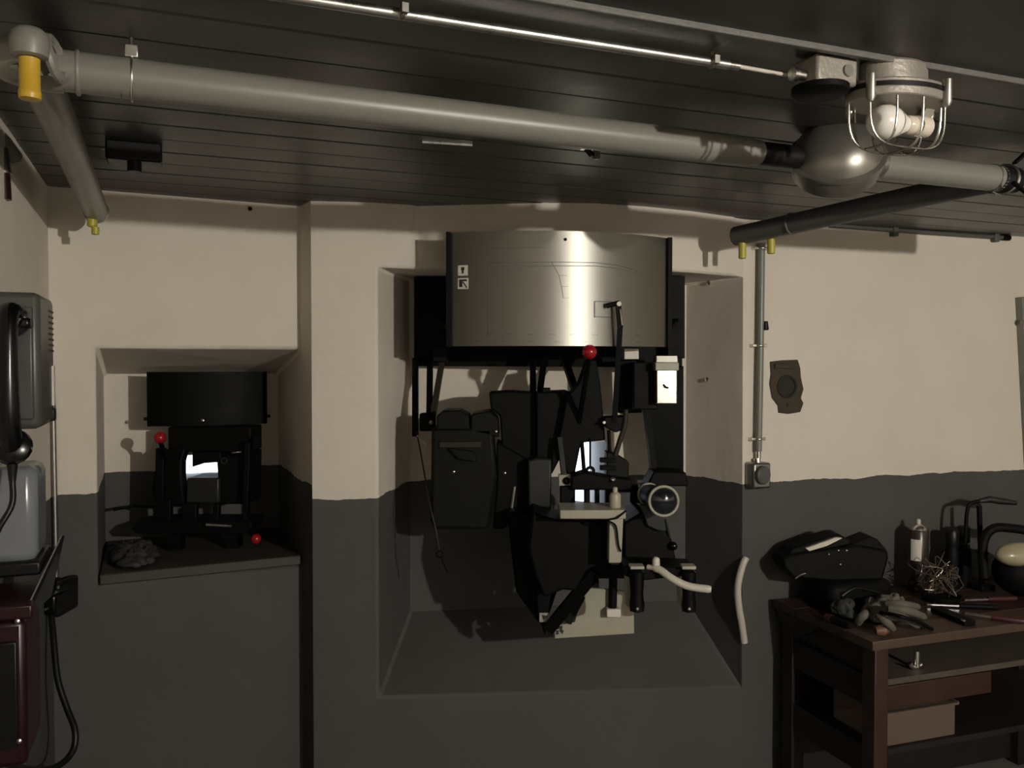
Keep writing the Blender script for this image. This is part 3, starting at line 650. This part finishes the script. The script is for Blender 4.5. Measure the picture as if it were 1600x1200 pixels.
for px in (893, 945): MB().bar(P(px, 862, 2.905), P(px + 4, 838, 3.47 if px < 900 else 3.49), .05, .04).build('wall_arm', 'gun_black', t, bevel=.004)
# red ball lever
t = thing('ball_lever', 'dark lever with a glossy red ball below the curved metal panel', 'lever', P(905, 660, 2.85))
MB().tube([P(921, 556, 2.72), P(914, 600, 2.79), P(905, 660, 2.906)], .009, 10).build('arm', 'gun_black', t)
MB().sphere(P(921, 550, 2.71), .0235, n=22).build('ball', 'red_plastic', t)
# tall cocking lever before the panel
LV = pt(kpx(966), 0).y - .034
t = thing('cocking_lever', 'tall thin black lever standing before the right half of the metal panel', 'lever', P(960, 655, 2.72))
MB().bar(P(966, 478, LV), P(969, 512, LV), .018, .012, Vector((0, 1, 0))).build('head', 'gun_black', t)
MB().tube([P(948, 478, LV), P(968, 473, LV)], .0085, 10).build('cross_pin', 'gun_black', t)
MB().bar(P(969, 508, LV), P(960, 660, 2.863), .017, .012, Vector((0, 1, 0))).build('bar', 'gun_black', t)
MB().tube([P(969, 483, LV - .010), P(972, 508, LV - .010)], .0028, 6).build('spring', 'steel_bright', t)
MB().lathe([(.008, 0), (.008, .006)], P(967, 475, LV - .008), Vector((0, -1, 0)), 10).build('pin_head', 'steel_dull', t)
# telescopic sight
ea, eb = P(1004, 768, 2.86), P(1037, 783, 2.55); ax = (eb - ea).normalized()
t = thing('telescopic_sight', 'black gun sight with a pale ring round its eyepiece', 'sight', P(1030, 812, 2.6))
MB().tube([ea, ea + ax * .12, ea + ax * .13, eb - ax * .05, eb - ax * .045, eb], [.03, .03, .035, .035, .046, .046], 24).build('tube', 'gun_black', t)
MB().torus(eb, ax, .0435, .0042, 28).build('ring', 'cream_paint', t)
MB().torus(ea + ax * .10, ax, .033, .005, 24).build('ring', 'cream_paint', t)
MB().lathe([(.039, 0), (.039, .001), (.03, .008), (.015, .013), (.001, .014)], eb - ax * .004, ax, 22).build('lens', 'lid_black', t)
MB().ppx([(1000, 788), (1034, 792), (1042, 830), (1030, 830), (1012, 822)], 2.64, .024).build('mounting_foot', 'gun_grey', t, bevel=.003)
MB().rect(985, 758, 1010, 787, 2.84, .05).build('prism_block', 'gun_black', t, bevel=.006)
# bottle on tray
ob = P(961, 797, 2.63); ob.z = P(961, 797, 2.58).z - .001
t = thing('oil_bottle', 'small cream plastic bottle standing on the cream tray', 'bottle', ob)
MB().lathe([(.017, 0), (.018, .003), (.018, .036), (.015, .044), (.009, .048)], ob, UP, 16).build('body', 'bottle_cream', t)
MB().lathe([(.008, .047), (.008, .06), (.005, .064)], ob, UP, 12).build('cap', 'bottle_cream', t)
# white hose on wall
hp = [(1166, 871), (1160, 884), (1153, 915), (1154, 945), (1159, 975), (1163, 1004)]
hs = tag(MB().tube(curve_pts([wallR(x, y, .012) for x, y in hp]), .0135, 14).build('bent_tube', 'cream_hose'), 'bent cream tube fixed upright on the grey wall corner by the niche', 'tube')
wl = Vector((*pA, 0)); nL = Vector((pB[1] - pA[1], -(pB[0] - pA[0]), 0)).normalized(); rr_ = ray(390, 327); kk = (wl - Vector((0, 0, CH))).dot(nL) / rr_.dot(nL)
tag(MB().lathe([(.003, -.01), (.003, .008), (.007, .009), (.007, .012)], Vector((0, 0, CH)) + rr_ * kk, nL, 10).build('wall_nail', 'gun_black'), 'dark nail head in the white wall above the small niche', 'nail')
# ================================================================= SMALL NICHE
mb = MB(); sh_n = [Vector((*pN, 0)), Vector((*pB, 0)), Vector((*pB2, 0)), Vector((*pN2, 0))]
e_ = (sh_n[1] - sh_n[0]).normalized(); o_ = Vector((e_.y, -e_.x, 0))
mb.prism([sh_n[0] + o_ * .012 + e_ * .003 + UP * NS, sh_n[1] + o_ * .012 - e_ * .003 + UP * NS, sh_n[2] + UP * NS - e_ * .004 - e_.orthogonal() * 0, sh_n[3] + UP * NS + e_ * .004], UP * .034)
tag(mb.build('niche_shelf', 'shelf_dark', bevel=.004), 'dark wooden shelf board lining the bottom of the small niche', 'shelf')
SHZ = NS + .034
ptn, cenn = curved(229, 417, 3.13, 3.29, .035, 0, 0, 0)
zt_, zb_ = zof(581, 3.18), zof(665, 3.18)
t = thing('dark_panel', 'black curved panel hung in front of the small niche gun', 'panel', (cenn.x, cenn.y, zb_))
def shell2(pt, z0, z1, th): return shell(pt, z0, z1, th, 0, 1, 20)
shell2(ptn, zb_, zt_, .004).build('sheet', 'black_steel', t)
for k in (0, 1):
    MB().tube([ptn(k, -.002) + UP * (zb_ + .028) + e_ * (-.012 if k == 0 else .012), ptn(k, -.002) + UP * (zb_ + .028)], .006, 8).build('pin', 'gun_black', t)
for k in (.3, .7): MB().bar(ptn(k, -.012) + UP * (zb_ + .05), ptn(k, -.012) + UP * (zb_ - .012), .02, .014).build('bracket', 'gun_black', t)
p = ptn(.45, .002) + UP * (zb_ + .02); MB().lathe([(.006, -.002), (.006, .004), (.003, .006)], p, Vector((0, -1, .2)), 10).build('screw', 'steel_bright', t)
t = thing('machine_gun', 'black machine gun on a low stand in the small niche', 'machine gun', P(310, 832, 3.0))
G = 'gun_black'
MB().rect(262, 667, 392, 706, 3.120, .14).build('receiver', G, t, bevel=.006)
MB().ppx([(262, 700), (290, 700), (284, 722), (284, 742), (288, 790), (246, 790), (236, 765), (243, 725)], 3.100, .05).build('feed_block', G, t, bevel=.008)
MB().ppx([(300, 706), (345, 706), (345, 722), (318, 724), (300, 730)], 3.120, .12).build('barrel_shroud', G, t, bevel=.004)
MB().ppx([(338, 716), (392, 706), (390, 788), (342, 788), (340, 745)], 3.120, .14).build('side_plate', G, t, bevel=.006)
MB().ppx([(292, 747), (342, 747), (342, 786), (290, 786)], 3.100, .15).build('trigger_housing', 'gun_grey', t, bevel=.006)
for a_, b_, wd in (((252, 700), (250, 816), .03), ((298, 786), (298, 818), .05), ((339, 786), (338, 818), .024), ((388, 690), (384, 818), .02), ((262, 780), (262, 818), .03)):
    MB().bar(P(*a_, 3.090), P(*b_, 3.090), wd, .03, Vector((0, 1, 0))).build('leg', G, t, bevel=.003)
MB().ppx([(205, 826), (220, 815), (392, 815), (394, 822), (386, 834), (212, 834)], 3.060, .16).build('base_plate', G, t, bevel=.004)
MB().tube([P(322, 820, 3.040), P(362, 822, 3.050)], .006, 10).build('glint_rod', 'steel_dull', t)  # steel rod added for the glint on the base plate
for x0, x1, d_ in ((262, 280, 3.08), (352, 372, 3.12)):
    zf = P(x0, 832, d_).z; xa_, xb_ = P(x0, 834, d_).x, P(x1, 834, d_).x
    MB().box(((xa_ + xb_) / 2, d_ + .03, (zf + SHZ - .002) / 2), (xb_ - xa_, .06, zf - SHZ + .002)).build('foot', G, t)
MB().tube([P(250, 690, 3.020), P(262, 720, 3.080)], .008, 8).build('lever_arm', G, t)
MB().sphere(P(250, 684, 3.015), .021, n=18).build('lever_ball', 'red_plastic', t)
MB().tube([P(399, 842, 3.030), P(385, 828, 3.080)], .006, 8).build('lock_arm', G, t)
MB().sphere(P(400, 842, 3.025), .0185, n=18).build('lock_ball', 'red_plastic', t)
MB().bar(P(402, 682, 3.080), P(400, 700, 3.080), .016, .016).build('catch', G, t); MB().tube([P(385, 700, 3.100), P(401, 690, 3.080)], .006, 6).build('catch_arm', G, t)
MB().tube([P(178, 796, 3.1), P(210, 790, 3.160), P(245, 792, 3.120)], .006, 8).build('feed_lever', G, t)
MB().torus(P(350, 720, 3.115), Vector((0, 1, 0)), .010, .003, 14, 6).build('sight_ring', 'gun_grey', t)
# tarp lump on shelf
def lump(name, label, cat, pts, mt, h, seed, zb):     # folded cloth: closed outline swelling to a crumpled top
    rnd = random.Random(seed); n = len(pts); m_ = MB(); c = sum(pts, Vector()) / n; vs = []; fs = []; rings = [(1, 0), (1.02, .35), (.9, .75), (.62, .98), (.3, 1.02)]
    for kx, hz in rings:
        for p in pts:
            v = c + (p - c) * kx * (1 + rnd.uniform(-.05, .05)); v.z = zb + h * hz * (1 + (rnd.uniform(-.22, .22) if hz > .1 else 0)); vs.append(v)
    for i in range(len(rings) - 1):
        for k in range(n): fs.append((i * n + k, i * n + (k + 1) % n, (i + 1) * n + (k + 1) % n, (i + 1) * n + k))
    fs += [tuple(reversed(range(n))), tuple(range((len(rings) - 1) * n, len(rings) * n))]
    o = m_.add(vs, fs).build(name, mt, sharp=70); s = o.modifiers.new('subdivision', 'SUBSURF'); s.levels = 4; s.render_levels = 4
    tx = bpy.data.textures.new(name, 'MARBLE'); tx.noise_scale = .045; tx.turbulence = 6
    dm = o.modifiers.new('folds', 'DISPLACE'); dm.texture = tx; dm.strength = .02; dm.mid_level = .6; dm.texture_coords = 'LOCAL'
    o.location.z += .003
    return tag(o, label, cat)
def on(px, py, z): return Pz(px, py, z)
lp = [on(170, 885, SHZ), on(200, 893, SHZ), on(240, 886, SHZ), on(255, 868, SHZ), on(238, 856, SHZ), on(200, 852, SHZ), on(172, 858, SHZ)]
lump('folded_tarp', 'dark crumpled tarpaulin lying on the small niche shelf', 'tarpaulin', lp, 'tarp', .035, 3, SHZ)
# ================================================================= LEFT WALL: phone
def L(s, t_, z): return W(S_L + s, t_, z)
zb, zt2 = 1.565, 1.846
t = thing('wall_telephone', 'grey wall telephone with a black handset on the side wall', 'telephone', L(.05, 2.11, zb))
MB().box(L(.045, 2.11, (zb + zt2) / 2), (.11, .22, zt2 - zb), ROOM).build('body', 'phone_grey', t, bevel=.012)
MB().box(L(.045, 1.997, (zb + zt2) / 2 - .005), (.085, .012, zt2 - zb - .05), ROOM).build('front_panel', 'phone_grey', t, bevel=.004)
for k in range(8): MB().box(L(.0994, 2.175, zt2 - .03 - k * .0125), (.004, .075, .0045), ROOM).build('vent_slot', 'phone_slot', t)
MB().box(L(.101, 2.195, zb + .085), (.006, .03, .09), ROOM).build('name_strip', 'label_white', t, bevel=.001)
MB().box(L(.09, 2.195, zb + .02), (.03, .035, .03), ROOM).build('cable_gland', 'rubber_black', t, bevel=.003)
MB().box(L(.054, 1.975, zt2 - .065), (.07, .05, .022), ROOM).build('cradle', 'bakelite', t, bevel=.006)
hsx = lambda z, dn=0: L(.054, 1.950 - dn, z)
hnd = thing('telephone_handset', 'black bakelite handset hanging upright on the grey wall telephone', 'handset', hsx(1.50))
MB().tube(curve_pts([hsx(1.785, -.018), hsx(1.80, .0), hsx(1.775, .02), hsx(1.68, .030), hsx(1.58, .026), hsx(1.545, .01), hsx(1.53, -.01)]), [.024, .026, .027, .026, .025, .024, .022, .02, .019, .018, .0175, .017, .017, .017, .017, .017, .017, .017, .017, .018, .018, .019, .019, .02, .02, .021, .021, .022, .022, .023, .023, .024, .024, .024, .024, .024, .024], 16).build('grip', 'bakelite', hnd)
MB().lathe([(.018, -.012), (.031, -.006), (.033, .006), (.026, .016)], hsx(1.785, -.012), WN, 20).build('earpiece', 'bakelite', hnd)
MB().lathe([(.020, -.02), (.034, -.012), (.037, .004), (.030, .018), (.015, .026)], hsx(1.535, .0), WN - UP * .3, 20).build('mouthpiece', 'bakelite', hnd)
MB().tube(curve_pts([hsx(1.515), hsx(1.47), hsx(1.42, .01), L(.03, 1.93, 1.37), L(.015, 1.945, 1.31), L(.008, 1.965, 1.27)]), [.013, .012, .011, .010, .009, .008, .007] + [.006] * 24, 10).build('cord', 'rubber_black', hnd)
# grey case under the phone
t = thing('grey_case', 'grey rounded plastic case on the side wall under the telephone', 'case', L(.05, 2.05, 1.29))
MB().box(L(.04, 2.1, 1.385), (.095, .16, .20), ROOM).build('body', 'grey_case', t, bevel=.02)
MB().box(L(.04, 2.1, 1.275), (.11, .18, .03), ROOM).build('base', 'rubber_black', t, bevel=.006)
# red box with open black lid
t = thing('red_case', 'dark red wall case with a slanted black open lid', 'case', L(.05, 2.0, .9))
MB().box(L(.041, 2.0, 1.055), (.08, .20, .29), ROOM).build('body', 'dark_red', t, bevel=.012)
MB().box(L(.035, 1.896, 1.055), (.062, .01, .21), ROOM).build('front_panel', 'rubber_black', t, bevel=.003)
MB().box(L(.047, 2.0, 1.215), (.092, .21, .028), ROOM).build('rim', 'dark_red', t, bevel=.004)
MB().prism([L(.074, 1.91, 1.195), L(.098, 2.09, 1.195), L(.125, 2.09, 1.325), L(.083, 1.91, 1.215)], WX * .006 + WN * .001).build('lid', 'lid_black', t)
MB().tube([L(.080, 1.909, 1.214), L(.125, 2.089, 1.326)], .0016, 6).build('lid_edge', 'steel_bright', t)
for z_ in (1.20, .965): MB().lathe([(.005, 0), (.005, .003), (.002, .005)], L(.068, 1.892, z_), -WN, 8).build('rivet', 'steel_bright', t)
# corner conduit, plug, cord
cx = lambda py: P(83 + (py - 655) * .019, py, 2.672)
t = thing('corner_conduit', 'thin grey conduit running down the corner from the telephone', 'conduit', cx(915))
MB().tube([cx(620), cx(915)], .0085, 10).build('pipe', 'steel_dull', t)
t = thing('corner_socket', 'black surface socket with a plug at the foot of the corner conduit', 'socket', P(88, 972, 2.50))
MB().rect(80, 912, 93, 966, 2.57, .12).build('housing', 'rubber_black', t, bevel=.010)
MB().rect(67, 930, 86, 962, 2.49, .08).build('plug', 'bakelite', t, bevel=.008)
MB().tube([P(90, 925, 2.64), P(88, 906, 2.67)], .014, 10).build('gland', 'rubber_black', t)
MB().lathe([(.004, 0), (.004, .003)], P(72, 952, 2.489), Vector((0, -1, 0)), 8).build('screw', 'steel_bright', t)
tag(MB().tube(curve_pts([P(80, 958, 2.52), P(84, 1000, 2.48), P(90, 1060, 2.44), P(104, 1105, 2.42), P(117, 1140, 2.40), P(115, 1170, 2.38), P(98, 1192, 2.34), P(70, 1203, 2.26), P(30, 1200, 2.02), P(-4, 1182, 1.81)]), .009, 10).build('power_cord', 'rubber_black'), 'loose black cord looping down from the corner socket', 'cord')
# ================================================================= WORKBENCH
TZ = .788
tb0 = on(1205, 935, TZ); tb1 = on(1370, 1000, TZ)
eL = (tb1 - tb0); eL.z = 0; dep = eL.length; eL.normalize()           # towards the room
eL = nR; eR = wR; tb0 = tb0 + nR * .012                              # out from / along the bench wall
RT = Matrix((eR, -eL, UP)).transposed()
def B(a, b, z): return tb0 + eR * a + eL * b + UP * (z - TZ)           # a right, b out from wall
LEN = 1.25
t = thing('workbench', 'dark red-brown wooden workbench with open shelves against the grey wall', 'workbench', (*B(LEN / 2, dep / 2, 0).xy, 0))
NPL = 4
for i in range(NPL):
    w_ = dep / NPL; MB().box(B(LEN / 2, w_ * (i + .5), TZ - .016), (LEN, w_ - .003, .032), RT).build('top_plank', 'wood_worn' if i == NPL - 1 else 'wood_brown', t, bevel=.003)
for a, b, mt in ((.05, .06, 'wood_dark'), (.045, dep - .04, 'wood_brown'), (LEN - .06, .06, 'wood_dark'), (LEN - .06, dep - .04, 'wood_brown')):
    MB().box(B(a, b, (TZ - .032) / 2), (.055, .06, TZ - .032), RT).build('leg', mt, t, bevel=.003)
MB().box(B(.04, dep / 2, TZ - .075), (.022, dep - .08, .085), RT).build('side_apron', 'wood_dark', t)
for z_ in (.60, .36): MB().box(B(.04, dep / 2, z_), (.022, dep - .08, .10), RT).build('side_rail', 'wood_dark', t)
MB().box(B(LEN / 2, dep / 2, .635), (LEN - .10, dep - .05, .02), RT).build('upper_shelf', 'shelf_ply', t)
MB().box(B(.30, dep - .03, .585), (.46, .02, .075), RT).build('drawer_front', 'wood_brown', t, bevel=.002)
MB().box(B(LEN / 2, dep / 2, .40), (LEN - .10, dep - .05, .02), RT).build('lower_shelf', 'wood_dark', t)
MB().box(B(LEN / 2, .04, .385), (LEN - .10, .02, .73), RT).build('back_board', 'wood_dark', t)
MB().prism([B(.0, .02, TZ - .032), B(.0, dep * .5, TZ - .032), B(.04, .05, TZ - .16)], eR * .02).build('corner_brace', 'wood_dark', t)
# cardboard box & others in bench
bz = .41
t = thing('cardboard_tray', 'shallow brown cardboard box on the lower bench shelf', 'box', B(.22, dep - .2, bz))
MB().box(B(.24, dep - .17, bz + .055), (.30, .26, .11), RT).build('body', 'cardboard', t, bevel=.003)
MB().box(B(.24, dep - .035, bz + .113), (.31, .012, .008), RT).build('lid_edge', 'cardboard', t); MB().box(B(.395, dep - .17, bz + .114), (.012, .27, .008), RT).build('lid_edge', 'cardboard', t)
t = thing('screw_clamp', 'small bright metal clamp lying on the upper bench shelf', 'clamp', B(.10, dep - .05, .645))
cp = on(1432, 1045, .646)
MB().tube([cp + UP * .008, cp + UP * .062], [.011, .010], 12).build('screw', 'steel_bright', t)
MB().tube(curve_pts([cp - eR * .03 + UP * .024, cp - eR * .018 + UP * .008, cp + eR * .002 + UP * .006, cp + eR * .02 + UP * .014]), .008, 10).build('jaw', 'steel_bright', t)
t = thing('tool_roll', 'black bundle lying at the back of the upper bench shelf', 'bundle', B(.30, .2, .645))
MB().tube([B(.16, .26, .69), B(.22, .25, .70), B(.40, .25, .70), B(.50, .24, .69)], [.03, .05, .048, .03], 14).build('roll', 'leather_black', t)
MB().torus(B(.28, .25, .70), eR, .051, .005, 16).build('strap', 'wood_dark', t)
# things on top
def onT(px, py, dz=0): return Pz(px, py, TZ + dz)
# black bundle with the black case on it
c0 = B(.23, .135, TZ)
t = thing('black_bag', 'flat black bag squashed under the leather case on the bench', 'bag', c0)
MB().box(c0 + UP * .0525, (.28, .19, .107), RT).build('body', 'leather_black', t, bevel=.03)
MB().tube(curve_pts([c0 - eR * .10 + eL * .095 + UP * .06, c0 - eR * .04 + eL * .098 + UP * .085, c0 + eR * .06 + eL * .095 + UP * .06]), .006, 8).build('strap', 'rubber_black', t)
dC = 3.17
t = thing('black_case', 'bulky black leather case with a sheet of paper tucked on top', 'case', c0 + UP * .09)
MB().ppx([(1221, 873), (1232, 868), (1262, 862), (1340, 852), (1388, 860), (1390, 872), (1380, 908), (1300, 910), (1240, 905), (1224, 888)], dC, .125).build('body', 'leather_black', t, bevel=.012)
MB().ppx([(1232, 868), (1236, 857), (1300, 836), (1312, 835), (1330, 845), (1330, 852), (1262, 866)], dC + .015, .10).build('flap', 'leather_black', t, bevel=.008)
MB().ppx([(1330, 850), (1360, 838), (1372, 843), (1388, 862), (1384, 870), (1330, 862)], dC + .015, .10).build('lid', 'leather_black', t, bevel=.006)
MB().prism([P(1259, 857, dC + .004), P(1265, 861, dC + .004), P(1292, 853, dC + .004), P(1316, 841, dC + .004), P(1307, 840, dC + .004)], Vector((0, .10, .006))).build('paper', 'paper', t)
for px, py in ((1295, 866), (1310, 860), (1323, 860), (1313, 882)): MB().lathe([(.003, -.01), (.003, .003), (.001, .004)], P(px, py, dC), Vector((0, -1, .3)), 8).build('stud', 'steel_bright', t)
MB().tube([P(1243, 904, dC - .005), P(1252, 898, dC - .005), P(1259, 896, dC - .005)], .003, 6).build('buckle', 'steel_bright', t)
# canvas bundle
gl = lump('canvas_gloves', 'pale crumpled canvas gloves piled at the bench corner', 'gloves', [onT(1342, 972), onT(1372, 981), onT(1402, 974), onT(1420, 962), onT(1418, 954), onT(1398, 951), onT(1356, 955)], 'canvas_grey', .075, 5, TZ)
for a_, b_, c_ in (((1385, 945, .075), (1412, 946, .078), (1436, 950, .030)), ((1388, 952, .078), (1418, 956, .072), (1446, 966, .018)), ((1388, 960, .072), (1414, 968, .060), (1436, 980, .016)), ((1372, 962, .070), (1386, 974, .052), (1396, 985, .016)), ((1356, 958, .066), (1346, 966, .048), (1340, 976, .016))):
    MB().tube(curve_pts([onT(*a_), onT(*b_), onT(*c_)], 5), [.012, .0135, .0142, .0145, .0142, .0138, .0135, .0132, .013, .012, .006], 12).build('finger', 'canvas_grey', gl)
lump('green_rag', 'dark green crumpled rag beside the canvas gloves', 'rag', [onT(1293, 960), onT(1310, 967), onT(1332, 972), onT(1340, 964), onT(1332, 957), onT(1304, 955)], 'canvas_green', .055, 9, TZ)
t = thing('pocket_torch', 'small dull red capped torch lying on the dark rag', 'torch', onT(1303, 955))
MB().tube([onT(1292, 964, .014), onT(1300, 967, .014)], .014, 12).build('cap', 'tool_red', t); MB().tube([onT(1300, 967, .014), onT(1328, 978, .013)], .012, 12).build('barrel', 'leather_black', t)
tag(MB().tube([onT(1368, 986, .02), onT(1378, 985, .022), onT(1390, 980, .022)], [.012, .02, .012], 12).build('wooden_knob', 'orange_brown'), 'small orange-brown wooden handle poking from the canvas gloves', 'handle')
t = thing('cloth_strap', 'dark strap draped over the pale canvas gloves', 'strap', onT(1390, 960))
MB().tube(curve_pts([onT(1376, 957, .086), onT(1394, 960, .093), onT(1414, 965, .090), onT(1434, 971, .062), onT(1450, 980, .018), onT(1456, 983, .007)]), .007, 8).build('band', 'leather_black', t)
# spray can
sp_ = onT(1434, 922)
t = thing('spray_can', 'tall spray can with white label and steel dome on the bench', 'spray can', sp_)
hgt = .272
MB().lathe([(.036, 0), (.039, .004), (.039, hgt - .03), (.036, hgt - .026)], sp_, UP, 24).build('body', 'can_body', t)
MB().lathe([(.0345, hgt - .028), (.030, hgt - .016), (.018, hgt - .008), (.010, hgt - .004)], sp_, UP, 20).build('dome', 'steel_bright', t)
MB().lathe([(.009, hgt - .006), (.009, hgt + .012), (.005, hgt + .016)], sp_, UP, 12).build('nozzle', 'cream_hose', t)
vl = -(sp_ - Vector((0, 0, CH))); vl.z = 0; vl.normalize(); vr = Vector((-vl.y, vl.x, 0))
m_ = MB(); vs = []; nseg = 8
for i in range(nseg + 1):
    a_ = -.75 + 1.05 * i / nseg
    for r_ in (.0392, .0398):
        p = sp_ + (vl * math.cos(a_) + vr * math.sin(a_)) * r_; vs += [p + UP * .125, p + UP * .21]
fs = []
for i in range(nseg): fs += [(i * 4 + 2, i * 4 + 6, i * 4 + 7, i * 4 + 3)]
m_.add(vs, fs).build('label', 'label_white', t)
# steel wool ball
wp = onT(1470, 938)
rnd = random.Random(4); m_ = MB()
for k in range(46):
    c_ = wp + Vector((rnd.uniform(-.055, .055), rnd.uniform(-.04, .04), .075 + rnd.uniform(-.045, .055)))
    pts_ = [c_ + Vector((rnd.gauss(0, .02), rnd.gauss(0, .02), rnd.gauss(0, .018))) for _ in range(4)]
    for v in pts_: v.z = max(v.z, TZ + .003)
    m_.tube(curve_pts(pts_, 4), .0016, 5)
o = tag(m_.build('steel_wool', 'steel_wool'), 'glinting tangle of steel wool beside the spray can', 'steel wool'); o['kind'] = 'stuff'
t = thing('wool_tin', 'low black tin dish holding the steel wool', 'tin', onT(1470, 938))
MB().lathe([(.055, 0), (.068, .004), (.072, .022), (.068, .022), (.064, .008), (.001, .007)], wp, UP, 24).build('dish', 'leather_black', t)
# black flasks
for i, (px, py, h_, r_) in enumerate(((1487, 917, .235, .030), (1505, 915, .245, .027))):
    b_ = onT(px, py)
    t = thing('black_bottle', ('squat black bottle with ribbed cap next to the steel wool', 'black bottle with a grey collar beside the burner stand')[i], 'bottle', b_)
    MB().lathe([(r_, 0), (r_ * 1.08, .006), (r_ * 1.08, h_ * .55), (r_ * .8, h_ * .7), (r_ * .72, h_ * .74)], b_, UP, 18).build('body', 'leather_black', t)
    MB().lathe([(r_ * .85, h_ * .73), (r_ * .9, h_ * .76), (r_ * .9, h_ * .97), (r_ * .75, h_)], b_, UP, 14).build('cap', 'rubber_black', t)
    if i: MB().torus(b_ + UP * h_ * .72, UP, r_ * .82, .0035, 18).build('collar', 'steel_dull', t)
# burner stand (hook-shaped)
h0 = onT(1534, 921); d_ = h0.y
t = thing('hook_stand', 'black bent metal stand with a flat hand grip rising from the bench', 'stand', h0)
MB().tube(curve_pts([P(1508, 880, d_), P(1509, 830, d_), P(1511, 800, d_), P(1516, 787, d_), P(1532, 783, d_), P(1545, 783, d_)]), .0075, 10).build('hook', 'gun_black', t)
MB().tube([h0, P(1530, 790, d_)], .010, 10).build('post', 'gun_black', t)
MB().tube([P(1530, 783, d_), P(1545, 780, d_), P(1565, 783, d_), P(1588, 786, d_)], [.009, .014, .014, .009], 12).build('grip', 'wood_dark', t)
MB().box(h0 + UP * .012, (.07, .07, .024), RT).build('base', 'gun_black', t, bevel=.005)
MB().box((P(1508, 870, d_) + UP * .0), (.03, .03, .05), RT).build('block', 'gun_black', t, bevel=.004)
# helmet
hm = onT(1600, 930)
t = thing('black_hood', 'black round hood with a pale domed face lying on the bench', 'hood', hm)
MB().sphere(hm + UP * .096, .125, (1.05, .8, .78), 24, RT).build('hood', 'leather_black', t)
MB().sphere(P(1590, 866, hm.y - .085), .09, (1.1, .6, .5), 24, RT).build('shell', 'helmet_shell', t)
MB().tube(curve_pts([P(1538, 905, hm.y - .05), P(1536, 850, hm.y), P(1552, 826, hm.y), P(1585, 826, hm.y), P(1620, 832, hm.y)]), .018, 12).build('rim', 'leather_black', t)
# tools
def tool(name, label, a_, b_, r, mt, w2=None):
    pa_, pb_ = onT(a_[0], a_[1] + 14, r * .93), onT(b_[0], b_[1] + 14, r * .93); t_ = thing(name, label, 'tool', pa_)
    mdl = pa_ + (pb_ - pa_) * .55
    MB().tube([pa_, pa_ + (mdl - pa_) * .1, mdl], [r * .7, r, r * .85], 10).build('handle', mt, t_)
    MB().bar(mdl - (pb_ - pa_) * .02, pb_, r * 1.3, r * .5).build('blade', 'steel_bright', t_)
tool('flat_file', 'file with a red handle lying crosswise before the black bottles', (1588, 921), (1506, 923), .011, 'tool_red')
tool('scraper', 'scraper with dark handle and bright blade beside the red-handled file', (1560, 935), (1448, 930), .010, 'leather_black')
tool('chisel', 'dull red handled chisel near the front bench edge', (1600, 957), (1508, 944), .012, 'tool_red')
o = thing('black_bar', 'flat black tool bar lying across the bench edge', 'bar', onT(1480, 960))
MB().bar(onT(1462, 952, .0095), onT(1516, 974, .0095), .045, .02).build('bar', 'leather_black', o, bevel=.003)
MB().lathe([(.008, 0), (.008, .003)], onT(1505, 970, .0195), UP, 10).build('rivet', 'steel_dull', o)
# stool / round thing right of the bench opening
